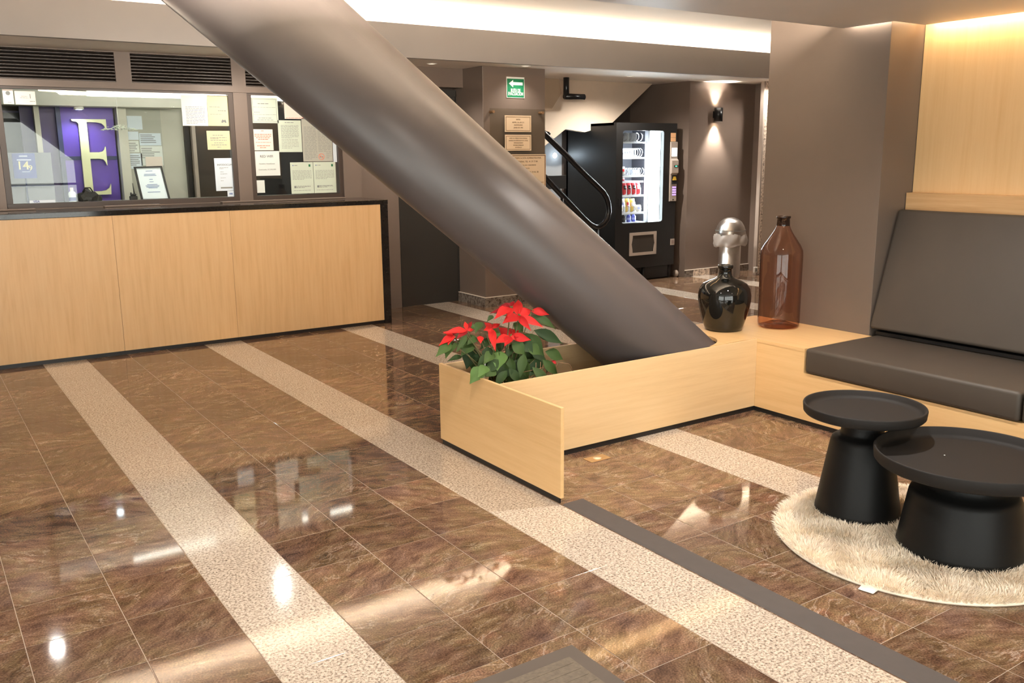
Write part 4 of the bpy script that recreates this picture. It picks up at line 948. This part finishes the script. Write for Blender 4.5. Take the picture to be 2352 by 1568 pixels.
def bag(x, y, z, w, h, m, m2, label, group, lean=0.0):
    t = thing('snack_bag', (x, y, z), label, 'snack', group)
    mb = MB(); nx, nz = 6, 8; vs = []
    for sd in (-1, 1):
        for j in range(nz+1):
            for i in range(nx+1):
                u, v = i/nx*2-1, j/nz*2-1
                th = .030*(1-u*u)**.5*(1-v**4)**.6 if abs(u) < 1 and abs(v) < 1 else 0
                vs.append((x + u*w/2*(1 - .10*(1-abs(v))), y + sd*th + lean*(v+1)/2*h, z + (v+1)/2*h))
    fs = []
    for s_ in range(2):
        b0 = s_*(nx+1)*(nz+1)
        for j in range(nz):
            for i in range(nx): fs.append((b0+j*(nx+1)+i, b0+j*(nx+1)+i+1, b0+(j+1)*(nx+1)+i+1, b0+(j+1)*(nx+1)+i))
    mb.add(vs, fs, True); mb.build('wrapper', m, t)
    mb = MB(); vs = []; fs = []
    for j in range(4):
        for i in range(5):
            u, v = -.8 + 1.6*i/4, -.15 + .6*j/3
            th = .0315*(1-u*u)**.5*(1-v**4)**.6 + .001
            vs.append((x + u*w/2*(1 - .10*(1-abs(v))), y - th + lean*(v+1)/2*h, z + (v+1)/2*h))
    for j in range(3):
        for i in range(4): fs.append((j*5+i, j*5+i+1, (j+1)*5+i+1, (j+1)*5+i))
    mb.add(vs, fs, True); mb.build('printed_band', m2, t)
def drink(x, y, z, h, r, m, m2, label, group):
    t = thing('drink_bottle', (x, y, z), label, 'bottle', group)
    MB().lathe([(0, 0), (r*.9, 0), (r, .01), (r, h*.62), (r*.75, h*.74), (r*.38, h*.86), (r*.38, h*.92)], (x, y, z), 16).build('body', m, t)
    MB().lathe([(r*.42, h*.90), (r*.42, h), (0, h)], (x, y, z), 12).build('cap', m2, t)
    MB().lathe([(r*1.02, h*.25), (r*1.02, h*.5)], (x, y, z), 16).build('label_band', m2, t)
red, wh, grn, yel, blk, blu, pnk = col('red_wrapper', (.70, .05, .06)), col('white_wrapper', (.86, .83, .80)), col('green_wrapper', (.07, .45, .12)), col('yellow_wrapper', (.85, .60, .14)), col('black_wrapper', (.03, .025, .03)), col('blue_wrapper', (.12, .14, .55)), col('pale_blue_wrapper', (.45, .50, .85))
Y1 = YF + .15
bag(7.185, Y1, 1.688, .07, .105, wh, red, 'red and white snack packet on the top shelf of the vending machine', None)
bag(7.20, Y1-.02, 1.290, .13, .20, wh, grn, 'tall white and green snack bag on the third shelf of the vending machine', None, .10)
bag(7.285, Y1-.035, 1.290, .075, .10, wh, red, 'small white packet with red edge beside the tall white and green bag', None)
for k, x in enumerate((7.20, 7.31)): bag(x, Y1, 1.2175, .09, .055, red, wh, ORD[k] + ' small red packet on the narrow half shelf of the vending machine' if k == 0 else 'right one of two small red packets on the narrow half shelf', 'red packets on the half shelf', .25)
for k, x in enumerate((7.20, 7.272, 7.345, 7.42, 7.495, 7.565)): bag(x, Y1 - .02, 1.052, .066, .155, red, blk if k < 5 else wh, ORD[k] + ' red packet from the left on the fifth shelf', 'red packets on the fifth shelf', .2)
bag(7.19, Y1, .842, .07, .155, grn, wh, 'green and white packet at the left of the sixth shelf', None, .15)
bag(7.245, Y1-.05, .842, .085, .095, wh, yel, 'low white packet at the left front of the sixth shelf', None, .1)
bag(7.335, Y1, .842, .085, .165, wh, pnk, 'tall white packet in the middle of the sixth shelf', None, .15)
bag(7.415, Y1, .842, .07, .165, yel, red, 'yellow packet with red band on the sixth shelf', None, .15)
bag(7.495, Y1, .842, .085, .160, yel, wh, 'yellow and white packet at the right of the sixth shelf', None, .15)
bag(7.535, Y1-.06, .842, .075, .085, wh, pnk, 'small white packet at the right front of the sixth shelf', None, .1)
for k, x in enumerate((7.195, 7.265, 7.335, 7.42, 7.50)): drink(x, Y1 - .01, .7225, .105, .027, blk if k < 3 else blu, col('dark_cap', (.08, .07, .08)) if k < 3 else pnk, ORD[k] + (' dark drink bottle' if k < 3 else ' bottle, blue with pale band,') + ' on the bottom shelf of the machine', 'bottles on the bottom shelf')

# ================================================================== SCONCE, BIN
sc = thing('wall_sconce', (8.63, 8.15, 1.93), 'black cylindrical up-and-down wall lamp on the taupe wall', 'lamp')
MB().lathe([(.040, 0), (.052, 0), (.052, .165), (.040, .165), (.040, .12), (0, .12)], (8.63, 8.145, 1.925), 28).build('shade', M['black_tube'], sc)
MB().lathe([(0, .03), (.040, .03)], (8.63, 8.145, 1.925), 20).build('lower_bulb', M['lens_warm'], sc)
MB().lathe([(0, .13), (.040, .13)], (8.63, 8.145, 1.925), 20).build('upper_bulb', M['lens_warm'], sc)
MB().box(8.60, 8.66, 8.19, 8.21, 1.97, 2.05).build('mount', M['black_tube'], sc)
spot('sconce_up', (8.63, 8.145, 2.075), (PI, 0, 0), 36, NEUT, 80, .7, .03)
spot('sconce_down', (8.63, 8.145, 1.945), (0, 0, 0), 75, NEUT, 80, .8, .03)
bx_, by_ = 8.585, 7.83
bn = thing('waste_bin', (bx_, by_, 0), 'brushed steel waste bin with domed lid and clear bag over the rim', 'bin')
MB().lathe([(0, .0), (.138, .0), (.138, .02), (.134, .025), (.134, .50), (.125, .50)], (bx_, by_, 0), 48).build('body', M['steel'], bn)
MB().lathe([(.185, .52), (.188, .535), (.188, .56), (.182, .60), (.165, .65), (.135, .70), (.09, .735), (.045, .752), (0, .757)], (bx_, by_, 0), 48).build('dome_lid', M['steel'], bn)
an0 = math.atan2(-by_, -bx_)
MB().lathe([(.1845, .605), (.1675, .652), (.138, .700)], (bx_, by_, 0), 14, True, an0 - .5, an0 + .5).build('flap', M['steel'], bn)
MB().lathe([(.1905, .596), (.1895, .603)], (bx_, by_, 0), 48).build('lid_rim', M['ink'], bn)
vs = []; fs = []; rg = random.Random(6); nb_ = 60
for j, (r_, z_) in enumerate(((.190, .555), (.202, .52), (.208, .48), (.204, .445), (.190, .415), (.150, .43))):
    for i in range(nb_):
        a = 2*PI*i/nb_; q = r_ + .008*math.sin(a*9 + j*1.3) + rg.uniform(-.004, .004)
        vs.append((bx_ + q*math.cos(a), by_ + q*math.sin(a), z_ + .010*math.sin(a*5 + j) - (.02*max(0, math.cos(a - an0 + .9)) if j > 2 else 0)))
for j in range(5):
    for i in range(nb_): fs.append((j*nb_+i, j*nb_+(i+1) % nb_, (j+1)*nb_+(i+1) % nb_, (j+1)*nb_+i))
mb = MB(); mb.add(vs, fs, True); mb.build('bag', M['bag_plastic'], bn)

# ================================================================== VASE AND BOTTLE ON THE SHELF
ZS = ZB + .0015
va = MB().lathe([(0, 0), (.095, 0), (.116, .006), (.124, .03), (.140, .08), (.156, .14), (.164, .19), (.164, .225), (.156, .262), (.136, .292), (.10, .312), (.062, .326), (.043, .342), (.039, .362), (.039, .385), (.046, .390), (.047, .405), (.043, .411), (.034, .411), (.031, .40), (.031, .36)], (4.262, 3.915, ZS), 64).build('glass_vase', M['vase'], origin=(4.262, 3.915, ZS))
tag(va, 'squat glossy black round vase with narrow neck on the maple shelf', 'vase')
bo = thing('glass_bottle', (4.617, 3.775, ZS), 'tall transparent amber brown bottle with dark neck on the maple shelf', 'bottle')
MB().lathe([(0, .012), (.085, .006), (.115, .002), (.128, .012), (.131, .035), (.131, .46), (.128, .492), (.112, .525), (.085, .565), (.062, .60), (.047, .628), (.041, .645)], (4.617, 3.775, ZS), 72).build('body', M['amber'], bo)
MB().lathe([(0, .013), (.05, .035), (.09, .020), (.120, .010)], (4.617, 3.775, ZS), 48).build('base', M['amber'], bo)
MB().lathe([(.041, .645), (.039, .69), (.044, .692), (.044, .705), (.036, .705), (.034, .66)], (4.617, 3.775, ZS), 40).build('neck', M['amber_neck'], bo)

# ================================================================== RUG AND TABLES
import numpy as np
RX, RY, RR = 3.300, 1.920, 0.590
rug = MB().lathe([(0, .0015), (RR-.02, .0015), (RR-.015, .010), (RR-.04, .014), (0, .014)], (RX, RY, 0), 72).build('round_rug', M['rug'], origin=(RX, RY, 0))
tag(rug, 'round cream shaggy rug under the two black tables', 'rug')
rn = np.random.default_rng(3); NB = 52000
rad = np.sqrt(rn.random(NB))*(RR - .018); th = rn.random(NB)*2*np.pi
bx, by = rad*np.cos(th), rad*np.sin(th)
keep = np.ones(NB, bool)
for tx, ty, tr in ((3.303, 2.225, .165), (3.311, 1.770, .210)): keep &= (bx + RX - tx)**2 + (by + RY - ty)**2 > tr**2
bx, by, rad, th = bx[keep], by[keep], rad[keep], th[keep]; n_ = len(bx)
cl_x = np.sin(bx*21 + 2*np.cos(by*17)) + rn.normal(0, .5, n_); cl_y = np.cos(by*19 + 2*np.sin(bx*23)) + rn.normal(0, .5, n_)
edge = np.clip((rad - (RR - .07))/.05, 0, 1)
dx = cl_x*.007*(1-edge) + np.cos(th)*.016*edge; dy = cl_y*.007*(1-edge) + np.sin(th)*.016*edge
h = rn.uniform(.017, .030, n_)*(1 - .35*edge)
wa = rn.random(n_)*np.pi; wx, wy = np.cos(wa)*.0017, np.sin(wa)*.0017
zb = np.full(n_, .010)
V = np.stack([np.stack([bx-wx, by-wy, zb], 1), np.stack([bx+wx, by+wy, zb], 1), np.stack([bx+dx*.6+wx*.8, by+dy*.6+wy*.8, .010+h*.7], 1), np.stack([bx+dx*.6-wx*.8, by+dy*.6-wy*.8, .010+h*.7], 1), np.stack([bx+dx*1.5, by+dy*1.5, .010+h], 1)], 1).reshape(-1, 3)
me = bpy.data.meshes.new('pile')
me.vertices.add(n_*5); me.vertices.foreach_set('co', V.ravel())
idx = np.arange(n_)*5
loops = np.stack([idx, idx+1, idx+2, idx+3, idx+3, idx+2, idx+4], 1).ravel()
me.loops.add(n_*7); me.loops.foreach_set('vertex_index', loops)
me.polygons.add(n_*2); ls = np.stack([np.arange(n_)*7, np.arange(n_)*7 + 4], 1).ravel()
me.polygons.foreach_set('loop_start', ls)
me.update(calc_edges=True); me.validate(); me.materials.append(M['rug'])
pl = bpy.data.objects.new('pile', me); COL.objects.link(pl); pl.parent = rug; pl['kind'] = 'stuff'
MB().add([(2.708, 1.796, .002), (2.719, 1.742, .003), (2.800, 1.752, .006), (2.790, 1.82, .006)], [(0,1,2,3)]).add([(2.708, 1.796, .0035), (2.719, 1.742, .0045), (2.800, 1.752, .0075), (2.790, 1.82, .0075)], [(3,2,1,0)]).build('care_label', M['white'], rug)
def table(cx_, cy_, prof_body, rt, zt, rim, label):
    t = thing('side_table', (cx_, cy_, .02), label, 'table')
    MB().lathe(prof_body, (cx_, cy_, 0), 72).build('pedestal', M['table'], t)
    tp = MB().lathe([(0, zt-rim-.004), (rt-.03, zt-rim-.004), (rt-.010, zt-rim), (rt-.003, zt-rim+.008), (rt, zt-.006), (rt-.002, zt-.001), (rt-.006, zt), (rt-.010, zt-.003), (rt-.016, zt-rim+.024), (rt-.026, zt-rim+.014), (rt-.05, zt-rim+.012), (0, zt-rim+.012)], (cx_, cy_, 0), 96).build('tray_top', M['table_top'], t)
    return t
table(3.303, 2.225, [(0, .018), (.172, .018), (.177, .024), (.174, .045), (.128, .335), (.122, .350), (.110, .360), (.094, .366), (.088, .376), (.086, .40), (.088, .455), (0, .455)], .249, .497, .044, 'taller and narrower of the two black pedestal tables on the rug')
table(3.311, 1.765, [(0, .018), (.228, .018), (.234, .024), (.231, .045), (.202, .235), (.196, .250), (.182, .258), (.150, .262), (.135, .275), (.130, .30), (.135, .36), (0, .36)], .343, .410, .052, 'lower and wider of the two black pedestal tables on the rug')
cb_ = MB().lathe([(0, 0), (.003, 0), (.003, .002), (0, .003)], (3.31, 1.86, .3705), 8).build('white_crumb', M['white'], origin=(3.31, 1.86, .3705))
tag(cb_, 'tiny white crumb lying on the lower wide black table', 'crumb')

# ================================================================== FLOOR BITS
rs = MB().prism([(-.0, 0)] and [(2.325, .0003), (2.445, .0003), (2.440, .005), (2.335, .005)], -1.5, 3.05, 'y').build('rubber_strip', M['rubber'], origin=(2.385, .8, .0003))
tag(rs, 'flat grey rubber strip on the floor running on from the planter end', 'strip')
mt = thing('door_mat', (1.1, 1.2, .0005), 'grey brown ribbed entrance mat with rubber border at the bottom edge', 'mat')
MB().box(.42, 1.575, .3, 2.030, .0005, .009).build('pile', M['mat_pile'], mt)
mb = MB()
for a, b, c_, d_ in ((.37, 1.627, 2.030, 2.085), (.37, 1.627, .245, .3), (.37, .42, .3, 2.03), (1.575, 1.627, .3, 2.03)): mb.box(a, b, c_, d_, .0005, .0065)
mb.build('border', M['mat_edge'], mt)
ribs = MB()
for k in range(46):
    y = .33 + k*.037
    if y > 1.2: ribs.box(.43, 1.565, y, y + .012, .009, .0105)
o = ribs.build('ribs', M['mat_pile'], mt)
fp = thing('floor_socket', (2.855, 3.452, .0003), 'small brass floor socket plate in front of the planter', 'floor plate')
MB().box(2.79, 2.92, 3.415, 3.488, .0004, .003).build('plate', M['brass_dull'], fp, bevel=.001)
MB().lathe([(0, .0), (.022, 0), (.022, .0012), (0, .0015)], (2.855, 3.452, .003), 16).build('cap', M['brass'], fp)

# ================================================================== POINSETTIA
LEAVES = [[2.217, 3.834, 0.634, 2.095, 3.777, 0.581, 0.056], [2.245, 3.85, 0.628, 2.16, 3.791, 0.562, 0.067], [2.302, 3.817, 0.66, 2.205, 3.768, 0.593, 0.031], [2.4, 3.916, 0.563, 2.345, 3.902, 0.46, 0.09], [2.373, 3.887, 0.606, 2.274, 3.837, 0.55, 0.068], [2.36, 3.759, 0.498, 2.27, 3.748, 0.425, 0.077], [2.509, 3.827, 0.547, 2.444, 3.76, 0.465, 0.087], [2.536, 3.831, 0.473, 2.498, 3.806, 0.396, 0.107], [2.646, 3.893, 0.509, 2.603, 3.833, 0.375, 0.082], [2.686, 3.89, 0.45, 2.786, 3.85, 0.385, 0.049], [2.742, 3.841, 0.474, 2.736, 3.804, 0.392, 0.082], [2.838, 3.883, 0.494, 2.955, 3.876, 0.434, 0.067], [2.773, 3.898, 0.617, 2.932, 3.845, 0.53, 0.066], [2.689, 3.871, 0.613, 2.785, 3.818, 0.486, 0.092], [2.666, 3.861, 0.574, 2.71, 3.818, 0.513, 0.07], [2.734, 3.857, 0.707, 2.851, 3.805, 0.627, 0.049], [2.644, 3.903, 0.671, 2.701, 3.895, 0.617, 0.06], [2.53, 3.865, 0.638, 2.448, 3.85, 0.637, 0.048], [2.413, 3.901, 0.68, 2.371, 3.897, 0.672, 0.032], [2.49, 3.898, 0.607, 2.419, 3.882, 0.557, 0.043], [2.604, 3.861, 0.573, 2.664, 3.828, 0.509, 0.075], [2.303, 3.87, 0.541, 2.202, 3.853, 0.53, 0.031], [2.463, 3.826, 0.549, 2.377, 3.786, 0.503, 0.058], [2.597, 3.891, 0.453, 2.579, 3.835, 0.387, 0.065], [2.809, 3.815, 0.461, 2.777, 3.786, 0.399, 0.033], [2.474, 3.838, 0.738, 2.424, 3.822, 0.712, 0.026], [2.416, 3.857, 0.708, 2.353, 3.821, 0.661, 0.047], [2.36, 3.728, 0.508, 2.27, 3.67, 0.474, 0.056], [2.738, 3.851, 0.418, 2.688, 3.818, 0.387, 0.066], [2.385, 3.873, 0.636, 2.316, 3.841, 0.603, 0.052], [2.441, 3.846, 0.578, 2.432, 3.817, 0.507, 0.058], [2.695, 3.842, 0.555, 2.759, 3.819, 0.498, 0.065], [2.333, 3.9, 0.617, 2.264, 3.853, 0.57, 0.052]]
BRACTS = [[2.646, 3.86, 0.716, 2.711, 3.954, 0.785, 0.054], [2.646, 3.86, 0.716, 2.751, 3.893, 0.732, 0.056], [2.646, 3.86, 0.716, 2.761, 3.792, 0.65, 0.041], [2.646, 3.86, 0.716, 2.667, 3.771, 0.645, 0.039], [2.646, 3.86, 0.716, 2.512, 3.813, 0.695, 0.064], [2.646, 3.86, 0.716, 2.67, 3.827, 0.688, 0.03], [2.646, 3.86, 0.716, 2.605, 3.823, 0.692, 0.026], [2.595, 3.86, 0.765, 2.522, 3.865, 0.776, 0.038], [2.595, 3.86, 0.765, 2.578, 3.888, 0.789, 0.03], [2.595, 3.86, 0.765, 2.646, 3.897, 0.79, 0.026], [2.595, 3.86, 0.765, 2.516, 3.841, 0.759, 0.034], [2.595, 3.86, 0.765, 2.441, 3.825, 0.754, 0.03], [2.595, 3.86, 0.765, 2.447, 3.79, 0.727, 0.055], [2.595, 3.86, 0.765, 2.541, 3.804, 0.727, 0.047], [2.73, 3.86, 0.732, 2.833, 3.839, 0.704, 0.048], [2.73, 3.86, 0.732, 2.809, 3.858, 0.722, 0.03], [2.591, 3.86, 0.612, 2.555, 3.914, 0.657, 0.047], [2.591, 3.86, 0.612, 2.632, 3.909, 0.645, 0.03], [2.591, 3.86, 0.612, 2.688, 3.907, 0.637, 0.034], [2.591, 3.86, 0.612, 2.714, 3.839, 0.58, 0.051], [2.591, 3.86, 0.612, 2.458, 3.818, 0.596, 0.047], [2.591, 3.86, 0.612, 2.518, 3.802, 0.576, 0.047], [2.591, 3.86, 0.612, 2.613, 3.844, 0.596, 0.026], [2.591, 3.86, 0.612, 2.681, 3.867, 0.606, 0.03], [2.477, 3.86, 0.666, 2.456, 3.897, 0.697, 0.03], [2.477, 3.86, 0.666, 2.421, 3.851, 0.665, 0.034], [2.477, 3.86, 0.666, 2.49, 3.888, 0.686, 0.03], [2.477, 3.86, 0.666, 2.437, 3.823, 0.642, 0.03], [2.477, 3.86, 0.666, 2.551, 3.888, 0.679, 0.03], [2.477, 3.86, 0.666, 2.415, 3.729, 0.576, 0.042], [2.477, 3.86, 0.666, 2.423, 3.785, 0.616, 0.03], [2.329, 3.86, 0.675, 2.347, 3.911, 0.711, 0.023], [2.329, 3.86, 0.675, 2.391, 3.911, 0.707, 0.023], [2.329, 3.86, 0.675, 2.235, 3.809, 0.648, 0.033], [2.329, 3.86, 0.675, 2.279, 3.841, 0.667, 0.033], [2.329, 3.86, 0.675, 2.176, 3.841, 0.679, 0.037], [2.329, 3.86, 0.675, 2.371, 3.865, 0.673, 0.021], [2.247, 3.86, 0.659, 2.127, 3.799, 0.63, 0.037], [2.247, 3.86, 0.659, 2.183, 3.804, 0.626, 0.043], [2.247, 3.86, 0.659, 2.197, 3.879, 0.679, 0.029], [2.247, 3.86, 0.659, 2.312, 3.911, 0.69, 0.033], [2.865, 3.86, 0.442, 2.789, 3.788, 0.397, 0.031], [2.865, 3.86, 0.442, 2.886, 3.844, 0.426, 0.022], [2.407, 3.86, 0.636, 2.381, 3.816, 0.606, 0.034], [2.407, 3.86, 0.636, 2.39, 3.865, 0.641, 0.021]]

pt = thing('poinsettia', (2.58, 3.86, .0), 'red poinsettia with dark green leaves standing in the planter trough', 'plant')
MB().lathe([(0, .001), (.085, .001), (.115, .20), (.122, .20), (.122, .225), (.108, .225), (.105, .19)], (2.56, 3.86, 0), 28).build('pot', M['pot'], pt)
MB().lathe([(0, .19), (.106, .19)], (2.56, 3.86, 0), 24).build('soil', M['soil'], pt)
rl = random.Random(8)
def leaf(d, name, mat, droop):
    a = Vector(d[:3]); b = Vector(d[3:6]); w = d[6]*.5
    L = (b - a).length
    if L < .02: return
    t = (b - a)/L
    view = (Vector((0, 0, 1.55)) - a).normalized()
    nrm = (view + Vector((rl.uniform(-.3, .3), rl.uniform(-.3, .3), .45))); nrm = (nrm - t*nrm.dot(t)).normalized()
    s_ = t.cross(nrm)
    vs = []; nseg = 7
    prof = [.06, .62, .96, 1.0, .84, .54, .24, .0]
    for k in range(nseg + 1):
        u = k/nseg
        c0 = a + t*(L*u) + nrm*(droop*L*math.sin(PI*u))
        ww = w*prof[k]
        fold = ww*.28
        wob = rl.uniform(-.06, .06)*w
        vs += [c0 - s_*ww + nrm*(fold + wob), c0 - s_*ww*.5 + nrm*fold*.35, c0, c0 + s_*ww*.5 + nrm*fold*.35, c0 + s_*ww + nrm*(fold - wob)]
    fs = []
    for k in range(nseg):
        for j in range(4): fs.append((k*5+j, k*5+j+1, (k+1)*5+j+1, (k+1)*5+j))
    mb = MB(); mb.add(vs, fs, True)
    return mb.build(name, mat, pt)
for k, d in enumerate(LEAVES):
    leaf(d, 'leaf', M['leaf_bright'] if k in (5, 6, 8, 17, 18, 27) else M['leaf'], rl.uniform(.04, .12))
heads = {}
for k in range(46):      # inner foliage between the ones that stand out
    a = Vector((2.36 + .42*rl.random(), 3.78 + .2*rl.random(), .40 + .17*rl.random()))
    b = a + Vector((rl.uniform(-.09, .09), rl.uniform(-.07, .03), rl.uniform(-.13, -.03)))
    a.y = max(a.y, 3.70); b.y = max(b.y, 3.66); b.x = max(b.x, 2.35)
    leaf([*a, *b, rl.uniform(.045, .068)], 'leaf', M['leaf'], rl.uniform(.04, .12))
for k, d in enumerate(BRACTS):
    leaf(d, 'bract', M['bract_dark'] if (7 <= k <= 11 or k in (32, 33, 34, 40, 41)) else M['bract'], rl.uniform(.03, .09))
    heads.setdefault(tuple(d[:3]), 0)
crown = Vector((2.56, 3.86, .19))
for hd in heads:
    p = Vector(hd); mid = crown.lerp(p, .5) + Vector((rl.uniform(-.02, .02), .01, .03))
    MB().tube([crown + Vector((rl.uniform(-.03, .03), rl.uniform(-.03, .03), 0)), mid, p - Vector((0, 0, .004))], [.005, .004, .003], 6).build('stem', M['stem'], pt)
    if p.z > .5 and p.x > 2.5:
        mb = MB()
        for q in range(5):
            o_ = p + Vector((rl.uniform(-.008, .008), -.006 + rl.uniform(-.006, .004), rl.uniform(.0, .008)))
            mb.lathe([(0, 0), (.003, .001), (.0032, .004), (0, .006)], o_, 7)
        mb.build('flower_centre', M['leaf_bright'], pt)
for k, d in enumerate(LEAVES):
    if k % 2 == 0:
        p = Vector(d[:3]); tgt = crown + Vector((0, 0, .10))
        MB().tube([tgt, tgt.lerp(p, .5) + Vector((0, 0, .03)), p], [.0028, .0024, .0018], 5).build('leaf_stalk', M['stem'], pt)
MB().tube([(2.40, 3.82, .40), (2.405, 3.81, .535)], .004, 6).build('white_stake', M['white'], pt)
for x in (2.69, 2.72, 2.76):
    MB().tube([(x, 3.78, .2), (x + .012, 3.78, .47)], .0016, 5).build('support_wire', M['ink_brown'], pt)
MB().tube([(2.62, 3.78, .33), (2.80, 3.78, .36)], .0016, 5).tube([(2.62, 3.78, .43), (2.80, 3.78, .44)], .0016, 5).build('support_wire', M['ink_brown'], pt)
MB().tube([(2.83, 3.84, .33), (2.88, 3.82, .44), (2.94, 3.80, .425), (2.965, 3.79, .37)], .002, 5).build('stem', M['ink_brown'], pt)
